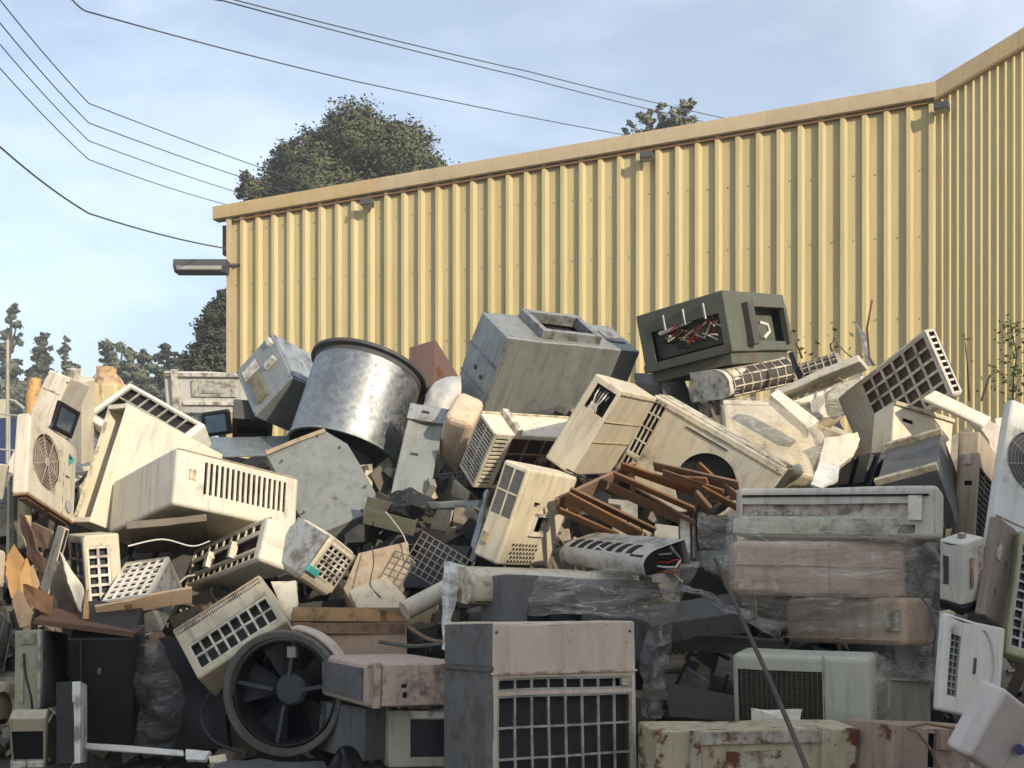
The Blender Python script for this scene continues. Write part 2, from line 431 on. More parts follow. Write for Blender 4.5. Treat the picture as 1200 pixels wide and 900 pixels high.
# ------------------------------------------------------------------ appliance kit
POSES = {
    'stained_case': ((-3.7367, 7.8816, 1.8706), (-0.0183, 0.3992, 0.0667), (0.1696, 0.45, 0.8331)),
    'dark_screen': ((-3.3003, 7.486, 2.1736), (0.2615, 0.1262, 1.6144), (0.3788, 0.03, 0.2114)),
    'coil_frame': ((-3.2402, 8.5656, 2.132), (-0.8184, 0.4313, -0.4636), (0.9574, 0.25, 0.5119)),
    'louvre_box': ((-2.1613, 7.1425, 1.459), (-0.2255, 0.1964, 0.7619), (0.9267, 0.9402, 0.3922)),
    'tilted_grid': ((-2.3383, 6.2883, 0.9529), (-1.0634, -0.1618, -0.08), (0.3048, 0.2728, 0.4825)),
    'card_flap': ((-2.2251, 6.2346, 0.9997), (0.6248, -0.1731, 0.4393), (0.5648, 0.02, 0.1175)),
    'beige_plank': ((-2.9516, 6.4852, 1.0948), (-0.239, 0.0785, -0.9732), (0.2554, 0.03, 0.4201)),
    'edge_card_white': ((-3.0845, 5.9905, 1.1512), (0.0329, 0.0739, 1.847), (0.6007, 0.1, 0.2374)),
    'ribbed_panel': ((-2.6955, 5.8696, 0.4769), (-0.1502, -0.0298, 0.2108), (0.1387, 0.6202, 0.4341)),
    'black_cabinet': ((-2.4367, 6.1943, 0.3193), (0.2954, 0.039, 0.2331), (0.343, 0.55, 0.6866)),
    'brown_sheet': ((-2.4661, 5.9995, 0.9365), (0.0154, 0.176, 0.259), (0.5399, 0.5701, 0.0303)),
    'white_edge_box': ((-2.3593, 5.4596, 0.2595), (-0.21, -0.0191, 0.3072), (0.0919, 0.3795, 0.4187)),
    'screen_cab': ((-2.5158, 5.3345, 0.2935), (0.2734, 0.0463, 0.2856), (0.1719, 0.1081, 0.2797)),
    'corner_fan_case': ((-2.9193, 5.5826, 0.4159), (-0.0825, 0.1291, 1.4112), (0.3777, 0.3, 0.2495)),
    'wire_coil': ((-2.9818, 5.7372, 0.7626), (0.0595, 0.439, 1.7359), (0.4897, 0.12, 0.2935)),
    'vent_grid': ((-1.5319, 6.0828, 0.7045), (-0.7429, -0.5685, 0.2327), (0.6042, 0.34, 0.4137)),
    'slot_head': ((-1.7708, 7.0713, 1.2317), (1.1923, -0.2283, -0.8032), (1.0702, 0.3125, 0.2438)),
    'flat_carton': ((-1.0437, 6.4403, 0.6286), (-0.4134, 0.0358, 0.2793), (0.6983, 0.5, 0.3022)),
    'top_cabinet': ((-0.6702, 5.5902, 0.5738), (-0.0647, 0.0607, 0.5061), (0.5485, 0.7396, 0.2281)),
    'under_cabinet': ((-0.8835, 5.6875, 0.252), (-0.0623, 0.0663, 0.6647), (0.1561, 0.5152, 0.2793)),
    'dark_screen_cab': ((-0.4778, 5.5248, 0.2371), (-0.1725, 0.0298, 0.2086), (0.4151, 0.4, 0.2902)),
    'grey_box': ((-1.9803, 9.5219, 2.5557), (-0.3487, -0.7024, -0.4068), (0.5333, 0.6329, 0.6428)),
    'rust_box': ((-0.7809, 10.2106, 2.6325), (-0.5916, -0.242, -0.2898), (0.2955, 0.5826, 0.6408)),
    'duct_box': ((0.1912, 9.4969, 2.5366), (0.614, -0.0034, 0.5823), (1.4393, 0.521, 0.8159)),
    'round_hole_unit': ((1.2989, 7.8984, 1.6178), (0.0537, 0.541, -0.4792), (1.1495, 0.3, 0.6909)),
    'long_head': ((0.2094, 6.0995, 1.0526), (0.0206, 0.0579, 0.4305), (1.1116, 0.31, 0.1988)),
    'dark_fan_unit': ((0.3018, 5.9687, 0.7321), (-0.1094, 0.0716, 0.5137), (0.9568, 0.3, 0.4811)),
    'front_unit': ((0.147, 4.9436, 0.0802), (-0.1082, 0.0397, 0.4241), (0.7648, 0.5339, 0.9845)),
    'control_box': ((1.877, 9.2042, 2.9517), (-0.1285, -0.1297, 0.8756), (1.1655, 0.8621, 0.5149)),
    'grid_head_b': ((2.7519, 9.1218, 2.7492), (-1.0664, -0.2672, -0.3201), (0.4254, 0.25, 0.4092)),
    'handle_case': ((2.7356, 7.1575, 1.3932), (-0.2541, 0.2556, 0.2037), (0.4851, 0.25, 0.9637)),
    'tan_cabinet': ((3.1287, 6.9331, 1.3067), (-0.2214, 0.0079, -0.6222), (0.1312, 0.7002, 0.7691)),
    'cabinet_lid': ((3.0785, 7.1093, 2.3008), (0.3561, 0.5217, -0.4945), (0.4421, 0.2579, 0.035)),
    'edge_fan_unit': ((2.9846, 6.0264, 1.2996), (-0.2821, 0.3821, 0.197), (0.4898, 0.08, 1.0121)),
    'edge_grid': ((2.7784, 5.4498, 0.7836), (-0.4287, 0.3056, -0.0777), (0.3536, 0.08, 0.7639)),
    'small_white': ((2.4747, 5.6402, 1.1189), (0.1848, 0.1622, -1.093), (0.1541, 0.1695, 0.357)),
    'black_base': ((2.4681, 5.6273, 1.0753), (0.2605, 0.2159, -1.0749), (0.1512, 0.161, 0.0477)),
    'corner_box': ((2.0203, 4.3934, 0.5037), (0.3025, 0.4154, 0.7444), (0.534, 0.12, 0.316)),
    'pink_base': ((1.9253, 4.8807, 0.3189), (-0.1022, 0.116, 0.4495), (0.6007, 0.3, 0.272)),
    'wrap_top': ((1.8926, 5.987, 1.4402), (-0.101, 0.0005, -0.5136), (1.1371, 0.2598, 0.2959)),
    'wrap_mid': ((1.7603, 5.9388, 1.1089), (-0.0725, 0.0171, -0.0935), (0.9667, 0.26, 0.3174)),
    'wrap_low': ((2.0337, 6.036, 0.8232), (-0.07, -0.0812, -1.012), (0.8624, 0.26, 0.2644)),
    'fine_grille': ((1.5529, 5.3933, 0.2856), (-0.0141, -0.0251, -0.439), (0.6952, 0.3053, 0.5736)),
    'green_box': ((2.0353, 5.5781, 0.3789), (-0.0722, 0.1329, 0.6559), (0.4194, 0.3, 0.3172)),
    'rusty_yellow': ((1.1064, 4.7915, 0.157), (-0.0328, 0.027, 0.2254), (1.0132, 0.2527, 0.4458)),
    'grey_board': ((1.09, 6.0005, 0.912), (-1.0987, -0.1764, -0.1918), (0.5611, 0.15, 0.2236)),
    'dark_crate': ((1.2319, 6.4126, 1.144), (-0.8621, -0.0198, -0.1783), (0.3672, 0.3, 0.5001)),
    'underboard': ((-2.4659, 7.4253, 1.3524), (1.3614, -0.1029, 0.3077), (0.4931, 0.05, 0.9063)),
    'notched_post': ((-3.6685, 8.7335, 2.0351), (0.2933, 0.286, -0.3484), (0.14, 0.14, 0.7334)),
    'fan_unit': ((-3.1579, 6.9121, 1.6168), (-0.1148, 0.3126, 1.5219), (0.6779, 0.1, 0.5656)),
    'open_tall_box': ((-0.8127, 8.0923, 1.6656), (-0.5179, 0.1617, -0.002), (0.2955, 0.25, 0.8396)),
    'slat_unit': ((-0.0186, 8.1391, 1.8722), (0.7008, -0.0001, 0.5747), (0.8085, 0.276, 0.5139)),
    'open_end_head': ((0.6665, 6.2081, 1.2794), (0.2842, 0.0161, -1.2071), (1.1422, 0.2989, 0.1427)),
    'big_grid': ((3.0789, 7.9357, 2.2542), (0.236, -0.3085, -1.3436), (1.2426, 0.1076, 0.5473)),
    'teal_cooler': ((-1.4114, 6.7701, 1.1502), (0.491, 0.3745, 1.2679), (0.4236, 0.2995, 0.3574)),
    'metal_tray': ((2.5794, 6.5311, 1.6431), (-1.1217, -0.2517, -0.5609), (0.3861, 0.4007, 0.6556)),
    'mesh_vent_unit': ((-0.0046, 6.9437, 1.2712), (0.3518, 0.055, 1.0312), (0.6799, 0.2023, 0.6583)),
    'open_panel_unit': ((0.4962, 7.5853, 1.9376), (0.0554, 0.592, -0.3591), (0.2331, 0.9526, 0.6892)),
    'grid_head': ((2.0638, 9.0165, 2.6557), (-0.0075, -0.2078, 0.7321), (1.0013, 0.3846, 0.2489)),
    'tall_grid': ((-2.7116, 6.7079, 0.9374), (-0.0046, -0.0637, 0.5666), (0.2194, 0.5553, 0.5212)),
    'arc_case': ((2.3235, 5.2432, 0.5513), (-0.1361, 0.2528, 0.4177), (0.4339, 0.05, 0.5058)),
    'open_sleeve': ((-2.7799, 7.5533, 1.3584), (-0.0311, 0.3626, 1.0183), (0.9674, 0.2069, 0.9222)),
    'edge_slab': ((-3.3381, 6.9327, 1.3314), (-0.108, -0.2516, -0.7268), (0.3035, 0.06, 0.5496)),
    'edge_white': ((-3.5109, 6.5971, 1.7024), (0.1667, 0.009, 1.6635), (0.4223, 0.3001, 0.2391)),
    'black_case': ((2.5152, 7.1859, 1.7218), (-0.2963, -0.0459, -1.3338), (0.4256, 0.2998, 0.2531)),
    'wrapped_case': ((1.9794, 7.7855, 1.7466), (-0.9602, 0.0384, -0.136), (0.7275, 0.4526, 1.025)),
    'broken_cover': ((2.6235, 8.5739, 2.6828), (1.5113, -0.3255, -0.4598), (0.7029, 0.06, 0.3926)),
    'lean_panel': ((2.6353, 5.6556, 0.9964), (0.0665, 0.277, 0.855), (0.3879, 0.05, 0.5477)),
    'round_box': ((-0.5637, 8.8637, 1.8896), (0.8863, 0.3955, -0.0417), (0.2415, 0.3499, 0.9275)),
    'tailgate': ((-3.37, 11.5571, 2.7119), (0.2452, 0.0159, -0.0485), (1.0586, 0.06, 0.4695)),
    'glass_box': ((-3.103, 10.8087, 2.4089), (0.0879, -0.1065, -0.1851), (0.3301, 0.06, 0.2609)),
    'pale_sheet': ((-2.2545, 8.6014, 2.0707), (-1.3114, -0.0342, 0.2056), (0.7086, 0.02, 0.8441)),
    'dark_panel': ((-2.5388, 10.0193, 2.393), (1.2311, 0.0684, 0.2418), (0.3715, 0.2, 0.482)),
    'canister': ((-4.5557, 11.5037, 2.5483), (0.0142, 0.0068, -0.0647), (0.3796, 0.3, 0.5006)),
}

FACES = {
    'F': ((-.5, -.5, 0), (1, 0, 0), (0, 0, 1), (0, -1, 0)),
    'B': ((.5, .5, 0), (-1, 0, 0), (0, 0, 1), (0, 1, 0)),
    'L': ((-.5, .5, 0), (0, -1, 0), (0, 0, 1), (-1, 0, 0)),
    'R': ((.5, -.5, 0), (0, 1, 0), (0, 0, 1), (1, 0, 0)),
    'T': ((-.5, -.5, 1), (1, 0, 0), (0, 1, 0), (0, 0, 1)),
    'D': ((-.5, .5, 0), (1, 0, 0), (0, -1, 0), (0, 0, -1)),
}

class Frame:
    def __init__(s, dims, face):
        o, u, v, n = FACES[face]
        d = Vector(dims)
        s.o = Vector((o[0] * d.x, o[1] * d.y, o[2] * d.z))
        s.u, s.v, s.n = Vector(u), Vector(v), Vector(n)
        s.lu = abs(s.u.dot(d))
        s.lv = abs(s.v.dot(d))
    def p(s, a, b, h=0.0):          # metres on the face
        return s.o + s.u * a + s.v * b + s.n * h
    def q(s, a, b, h=0.0):          # fractions of the face
        return s.p(a * s.lu, b * s.lv, h)

def breaks(vals, step):
    vals = sorted(set(round(x, 5) for x in vals))
    out = [vals[0]]
    for x in vals[1:]:
        n = max(1, int(math.ceil((x - out[-1]) / step)))
        a = out[-1]
        for k in range(1, n + 1):
            out.append(a + (x - a) * k / n)
    return out

def plate(mb, fr, u0, u1, v0, v1, rects, circs, step, rim, h=0.0):
    us = breaks([u0, u1] + [x for r in rects for x in (r[0], r[2])] + [x for c in circs for x in (c[0] - c[2] * 1.04, c[0] + c[2] * 1.04)], step)
    vs_ = breaks([v0, v1] + [x for r in rects for x in (r[1], r[3])] + [x for c in circs for x in (c[1] - c[2] * 1.04, c[1] + c[2] * 1.04)], step)
    base = len(mb.v)
    nv = len(vs_)
    for a in us:
        for b in vs_:
            mb.v.append(tuple(fr.p(a, b, h)))
    for i in range(len(us) - 1):
        cu = (us[i] + us[i + 1]) / 2
        for j in range(nv - 1):
            cv = (vs_[j] + vs_[j + 1]) / 2
            if any(r[0] < cu < r[2] and r[1] < cv < r[3] for r in rects):
                continue
            if any(abs(cu - c[0]) < c[2] * 1.04 and abs(cv - c[1]) < c[2] * 1.04 for c in circs):
                continue
            mb.f.append((base + i * nv + j, base + (i + 1) * nv + j, base + (i + 1) * nv + j + 1, base + i * nv + j + 1))
    for r in rects:
        c4 = [(r[0], r[1]), (r[2], r[1]), (r[2], r[3]), (r[0], r[3])]
        for k in range(4):
            a, b = c4[k], c4[(k + 1) % 4]
            mb.face(fr.p(*a, h), fr.p(*a, h - rim), fr.p(*b, h - rim), fr.p(*b, h))
    for (cu, cv, rr) in circs:
        n = 40
        inn, outp, dn = [], [], []
        for k in range(n):
            a = 2 * math.pi * k / n
            ca, sa = math.cos(a), math.sin(a)
            m = rr * 1.04 / max(abs(ca), abs(sa))
            inn.append(fr.p(cu + rr * ca, cv + rr * sa, h))
            dn.append(fr.p(cu + rr * ca, cv + rr * sa, h - rim))
            outp.append(fr.p(cu + m * ca, cv + m * sa, h))
        for k in range(n):
            k2 = (k + 1) % n
            mb.face(outp[k], outp[k2], inn[k2], inn[k])
            mb.face(inn[k], inn[k2], dn[k2], dn[k])

def shell(dims, r, holes, step=0.16, rim=0.012, skip=''):
    """rounded sheet-metal cabinet with real openings"""
    W, D, H = dims
    mb = MB()
    r = min(r, W * .45, D * .45, H * .45)
    for f in 'FBLRTD':
        if f in skip:
            continue
        fr = Frame(dims, f)
        rects, circs = holes.get(f, ([], []))
        plate(mb, fr, r, fr.lu - r, r, fr.lv - r, rects, circs, step, rim)
    n = 3
    ctr = Vector((0, 0, H / 2))
    hh = Vector((W / 2 - r, D / 2 - r, H / 2 - r))
    ax = [Vector((1, 0, 0)), Vector((0, 1, 0)), Vector((0, 0, 1))]
    for a in range(3):
        b, c = (a + 1) % 3, (a + 2) % 3
        for sb in (-1, 1):
            for sc in (-1, 1):
                cc = ctr + ax[b] * sb * hh[b] + ax[c] * sc * hh[c]
                m = max(1, int(2 * hh[a] / step))
                for k in range(n):
                    t0, t1 = math.pi / 2 * k / n, math.pi / 2 * (k + 1) / n
                    d0 = (ax[b] * sb * math.cos(t0) + ax[c] * sc * math.sin(t0)) * r
                    d1 = (ax[b] * sb * math.cos(t1) + ax[c] * sc * math.sin(t1)) * r
                    for j in range(m):
                        p0 = ax[a] * (-hh[a] + 2 * hh[a] * j / m)
                        p1 = ax[a] * (-hh[a] + 2 * hh[a] * (j + 1) / m)
                        q = (cc + p0 + d0, cc + p1 + d0, cc + p1 + d1, cc + p0 + d1)
                        mb.face(*(q if sb * sc > 0 else q[::-1]))
    for sx in (-1, 1):
        for sy in (-1, 1):
            for sz in (-1, 1):
                cc = ctr + Vector((sx * hh.x, sy * hh.y, sz * hh.z))
                def P(i, j):
                    v = Vector((sx * (n - i - j), sy * i, sz * j))
                    return cc + v.normalized() * r
                for i in range(n):
                    for j in range(n - i):
                        mb.face(P(i, j), P(i + 1, j), P(i, j + 1))
                        if i + j < n - 1:
                            mb.face(P(i + 1, j), P(i + 1, j + 1), P(i, j + 1))
    return mb

def warp(mb, dims, amp, seed, dents=0, big=0.03):
    rg = random.Random(seed)
    W, D, H = dims
    ds = []
    for _ in range(dents):
        f = rg.choice('FLRTB')
        fr = Frame(dims, f)
        ds.append((fr.q(rg.random(), rg.choice((rg.random(), .05, .95))), fr.n * -big * rg.uniform(.4, 1.2), rg.uniform(.06, .18)))
    off = Vector((seed * 3.17, seed * 1.31, seed * 2.03))
    def fn(p):
        q = p + noise.noise_vector(p * 2.6 + off) * amp
        for c, d, s in ds:
            e = (p - c).length / s
            if e < 3:
                q += d * math.exp(-e * e)
        return q
    mb.map(fn)

def grille_mesh(fr, u0, v0, u1, v1, nx, ny, bar, h=-0.004, t=0.012, bary=None, curve=None):
    """one connected lattice: nx x ny openings"""
    bary = bary or bar
    mb = MB()
    def cuts(a, b, n, w_):
        out = [a]
        pitch = (b - a - w_) / n
        for k in range(n):
            out += [a + w_ + k * pitch, a + (k + 1) * pitch]
        out.append(b)
        return out
    us, vs_ = cuts(u0, u1, nx, bar), cuts(v0, v1, ny, bary)
    nv = len(vs_)
    g = (lambda a, b, hh: fr.p(a, b, hh)) if curve is None else curve
    for hh in (h, h - t):
        for a in us:
            for b in vs_:
                mb.v.append(tuple(g(a, b, hh)))
    off = len(us) * nv
    for i in range(len(us) - 1):
        for j in range(nv - 1):
            a, b, c, d = i * nv + j, (i + 1) * nv + j, (i + 1) * nv + j + 1, i * nv + j + 1
            if i % 2 == 1 and j % 2 == 1:
                for (p, q) in ((a, b), (b, c), (c, d), (d, a)):
                    mb.f.append((p, p + off, q + off, q))
            else:
                mb.f.append((a, b, c, d))
    return mb

def fan_parts(t, fr, cu, cv, r, gm, guard=True, rings=7, spokes=8, depth=0.07, bm=None, blades=4):
    bm = bm or DKGREY
    to = Matrix((fr.u, fr.v, fr.n)).transposed()
    c = fr.p(cu, cv, 0)
    mb = MB()
    n = blades
    mb.lathe([(0.0, 0.03), (r * .18, 0.03), (r * .24, 0.015), (r * .24, -0.04)], 20)
    for k in range(n):
        a0 = 2 * math.pi * k / n + .3
        rows = []
        for i in range(5):
            rr = r * (.2 + .72 * i / 4)
            wd = .55 + .25 * i / 4
            row = []
            for j in range(4):
                a = a0 + wd * (j / 3 - .5) * (1.0 if i else .6) + .15 * i / 4
                row.append(Vector((rr * math.cos(a), rr * math.sin(a), -.03 + .055 * (j / 3 - .5))))
            rows.append(row)
        for i in range(4):
            for j in range(3):
                mb.face(rows[i][j], rows[i + 1][j], rows[i + 1][j + 1], rows[i][j + 1])
    mb.map(lambda p: c + to @ p + fr.n * -depth)
    mb.build('fan', bm, t)
    if guard:
        g = MB()
        wdt = max(.0035, r * .014)
        for k in range(1, rings + 1):
            rr = r * (.16 + .84 * k / rings)
            g.lathe([(rr - wdt / 2, 0), (rr, wdt / 2), (rr + wdt / 2, 0), (rr, -wdt / 2)], 36, close=True)
        for k in range(spokes):
            a = 2 * math.pi * (k + .5) / spokes
            g.bar((r * .1 * math.cos(a), r * .1 * math.sin(a), 0), (r * math.cos(a), r * math.sin(a), 0), wdt * 1.4, wdt * 1.2)
        g.lathe([(0.0, .004), (r * .15, .003), (r * .16, -.004)], 20)
        g.map(lambda p: c + to @ p + fr.n * .004)
        g.build('fan_guard', gm, t)

def pose(key):
    q = POSES[key]
    return q[0], q[1], q[2]

SEED = [1]
SUBS = {'seam_strip', 'lid_seam', 'crease', 'label', 'label_plate', 'sticker', 'pressed_rib', 'pressed_panel', 'edge_rib', 'side_rail', 'panel_seam', 'front_seam', 'scratch', 'rating_label', 'slit', 'slot', 'tape', 'corner_strip', 'knob', 'switch', 'bolt', 'handle', 'latch', 'rib', 'finger_recess', 'handle_recess'}

def unit(key, name, label, cat, mat, feats=(), r=0.014, core=None, amp=0.005, dents=1, big=.025, group=None, skip='', rim=.014, inset=.045):
    """a cabinet with openings; feats = (face, kind, params...)"""
    loc, rot, dims = pose(key)
    W, D, H = dims
    t = thing(name, label, cat, loc, rot, group)
    holes = {}
    def add(face, rect=None, circ=None):
        h = holes.setdefault(face, ([], []))
        if rect:
            h[0].append(rect)
        if circ:
            h[1].append(circ)
    post = []
    has = False
    for ft in feats:
        face, kind = ft[0], ft[1]
        fr = Frame(dims, face)
        a = ft[2:]
        if kind in ('grid', 'open', 'slots', 'mesh', 'window'):
            u0, v0, u1, v1 = a[0] * fr.lu, a[1] * fr.lv, a[2] * fr.lu, a[3] * fr.lv
        if kind in ('grid', 'mesh'):
            add(face, rect=(u0, v0, u1, v1))
            nx, ny, bar = a[4], a[5], a[6]
            gm = a[7] if len(a) > 7 else GRILL
            def mk(fr=fr, q=(u0, v0, u1, v1, nx, ny, bar), gm=gm):
                m = grille_mesh(fr, *q)
                warp(m, dims, amp, SEED[0])
                m.build('grille', gm, t)
            post.append(mk)
            has = True
        elif kind == 'open':
            add(face, rect=(u0, v0, u1, v1))
            has = has or core is not None
        elif kind == 'slots':
            n, frac, direc = a[4], a[5], a[6]
            for k in range(n):
                if direc == 'v':
                    wd = (u1 - u0) / n
                    add(face, rect=(u0 + k * wd, v0, u0 + k * wd + wd * frac, v1))
                else:
                    wd = (v1 - v0) / n
                    add(face, rect=(u0, v0 + k * wd, u1, v0 + k * wd + wd * frac))
            has = True
        elif kind in ('fan', 'hole'):
            cu, cv, rr = a[0] * fr.lu, a[1] * fr.lv, a[2] * min(fr.lu, fr.lv)
            add(face, circ=(cu, cv, rr))
            has = True
            if kind == 'fan':
                gm = a[3] if len(a) > 3 else GRILLG
                bm = a[4] if len(a) > 4 else None
                post.append(lambda fr=fr, cu=cu, cv=cv, rr=rr, gm=gm, bm=bm: fan_parts(t, fr, cu, cv, rr, gm, bm=bm))
        elif kind == 'panel':            # a proud plate, cover or badge
            u0, v0, u1, v1 = a[0] * fr.lu, a[1] * fr.lv, a[2] * fr.lu, a[3] * fr.lv
            hgt, pm, nm = a[4], a[5], a[6]
            def mk(fr=fr, q=(u0, v0, u1, v1), hgt=hgt, pm=pm, nm=nm):
                m = MB()
                m.box(fr.p((q[0] + q[2]) / 2, (q[1] + q[3]) / 2, hgt / 2 - .003), (1, 1, 1))
                m.v = [tuple(fr.p((q[0], q[2])[i & 1], (q[1], q[3])[(i >> 1) & 1], (-.014, hgt + .005)[i >> 2])) for i in range(8)]
                m.build(nm, pm, t['_c'] if nm in SUBS else t)
            post.append(mk)
        elif kind == 'dots':
            u0, v0, u1, v1 = a[0] * fr.lu, a[1] * fr.lv, a[2] * fr.lu, a[3] * fr.lv
            nx, ny, rr = a[4], a[5], a[6]
            def mk(fr=fr, q=(u0, v0, u1, v1), nx=nx, ny=ny, rr=rr):
                m = MB()
                for i in range(nx):
                    for j in range(ny):
                        cu = q[0] + (q[2] - q[0]) * (i + (.5 if j % 2 else 0)) / nx
                        cv = q[1] + (q[3] - q[1]) * j / ny
                        m.face(*[fr.p(cu + rr * math.cos(k * math.pi / 3), cv + rr * math.sin(k * math.pi / 3), .0065) for k in range(6)])
                m.build('perforation', DARK, t, kind='stuff')
            post.append(mk)
        elif kind == 'screws':
            def mk(fr=fr):
                for (cu, cv) in ((.04, .05), (.96, .05), (.04, .95), (.96, .95)):
                    m = MB()
                    m.lathe([(0, .006), (.006, .006), (.008, -.004)], 8)
                    to = Matrix((fr.u, fr.v, fr.n)).transposed()
                    c = fr.q(cu, cv)
                    m.map(lambda p: c + to @ p)
                    m.build('screw', DKGREY, t['_c'])
            post.append(mk)
    SEED[0] += 1
    mb = shell(dims, r, holes, rim=rim, skip=skip)
    warp(mb, dims, amp, SEED[0], dents, big)
    t['_c'] = mb.build('cabinet', mat, t)
    if has or core is not None:
        m = MB()
        k = min(inset, W * .3, D * .3, H * .3)
        m.box((0, 0, H / 2), (W - 2 * k, D - 2 * k, H - 2 * k))
        m.build('coil', core or COIL, t)
    for f in post:
        f()
    del t['_c']
    return t

def head_unit(key, name, label, cat, mat, grid=None, slots=None, open_end=False, group=None, amp=.006, gm=None, seam=True):
    """wall-mounted split air conditioner: a long casing with a curved front"""
    loc, rot, dims = pose(key)
    W, D, H = dims
    t = thing(name, label, cat, loc, rot, group)
    # profile in (y, z): bottom back -> bottom front -> curved front -> top back
    pr = [(.5, 0), (-.30, 0), (-.40, .03), (-.47, .10), (-.5, .22)]
    for k in range(1, 9):
        a = math.pi / 2 * k / 8
        pr.append((-.5 + .42 * (1 - math.cos(a)) , .45 + .55 * math.sin(a)))
    pr.append((.5, 1))
    P = [Vector((0, y * D, z * H)) for y, z in pr]
    cum = [0]
    for a, b in zip(P, P[1:]):
        cum.append(cum[-1] + (b - a).length)
    tot = cum[-1]
    def curve(u, s, h):
        s = max(0, min(tot - 1e-6, s))
        k = max(i for i in range(len(cum) - 1) if cum[i] <= s)
        f = (s - cum[k]) / max(1e-9, cum[k + 1] - cum[k])
        p = P[k].lerp(P[k + 1], f)
        d = (P[k + 1] - P[k]).normalized()
        nrm = Vector((0, -d.z, d.y))
        return Vector((u - W / 2, 0, 0)) + p + nrm * h
    SEED[0] += 1
    mb = MB()
    nx = 9
    m = len(P)
    for i in range(nx + 1):
        for p in P:
            e = 1.0
            if i in (0, nx):
                e = .985
            mb.v.append((-W / 2 + W * i / nx, p.y * e, H / 2 + (p.z - H / 2) * e))
    for i in range(nx):
        for j in range(m):
            j2 = (j + 1) % m
            mb.f.append((i * m + j, (i + 1) * m + j, (i + 1) * m + j2, i * m + j2))
    mb.f.append(tuple(range(m)))
    if not open_end:
        mb.f.append(tuple(reversed(range(nx * m, nx * m + m))))
    warp(mb, dims, amp, SEED[0], 1, .012)
    mb.build('casing', mat, t)
    for sgn in (-1, 1):
        if open_end and sgn > 0:
            continue
        c = MB()
        th = .03
        x0 = sgn * W / 2
        for xx in (x0 - sgn * th, x0 + sgn * .004):
            for p in P:
                c.v.append((xx, p.y * 1.02, H / 2 + (p.z - H / 2) * 1.025))
        for j in range(m):
            j2 = (j + 1) % m
            c.f.append((j, j2, m + j2, m + j))
        c.f.append(tuple(range(m)))
        c.f.append(tuple(range(m, 2 * m)))
        c.build('end_cap', mat, t)
    if grid:
        u0, u1, s0, s1, gx, gy, bar = grid
        a0, a1, b0, b1 = u0 * W, u1 * W, s0 * tot, s1 * tot
        d = MB()
        ns = 14
        for k in range(ns + 1):
            for u in (a0, a1):
                d.v.append(tuple(curve(u, b0 + (b1 - b0) * k / ns, .004)))
        for k in range(ns):
            d.f.append((2 * k, 2 * k + 1, 2 * k + 3, 2 * k + 2))
        d.build('filter', COIL, t)  # dark finned sheet on the casing stands in for a shaded recess
        g = grille_mesh(None, a0, b0, a1, b1, gx, gy, bar, h=.014, t=.010, curve=lambda a, b, hh: curve(a, b, hh))
        g.build('grille', gm or GRILL, t)
    if slots:
        for (u0, u1, s0, s1) in slots:
            d = MB()
            for k in range(5):
                for u in (u0 * W, u1 * W):
                    d.v.append(tuple(curve(u, (s0 + (s1 - s0) * k / 4) * tot, .005)))
            for k in range(4):
                d.f.append((2 * k, 2 * k + 1, 2 * k + 3, 2 * k + 2))
            d.build('air_slot', DARK, t)
    if seam:
        d = MB()
        for (u0, u1) in ((.03, .97),):
            for k in range(2):
                for u in (u0 * W, u1 * W):
                    d.v.append(tuple(curve(u, (.40 + .012 * k) * tot, .004)))
            d.f.append((0, 1, 3, 2))
        d.build('seam', DARK, t)
    if open_end:
        d = MB()
        d.box((W * .40, 0, H * .5), (W * .12, D * .8, H * .75))
        d.build('motor_housing', BLACK, t)
        for k in range(5):
            d = MB()
            z = H * (.2 + .14 * k)
            d.tube([(W * .42, -D * .2, z), (W * .50, -D * .1 + .02 * k, z - .02), (W * .53, D * .1, z - .05 + .02 * k), (W * .5, D * .3, H * .3)], .006, 6)
            d.build('cable', (COPPER, WHITEW, REDW, BLACK, GRILLG)[k], t)
    return t

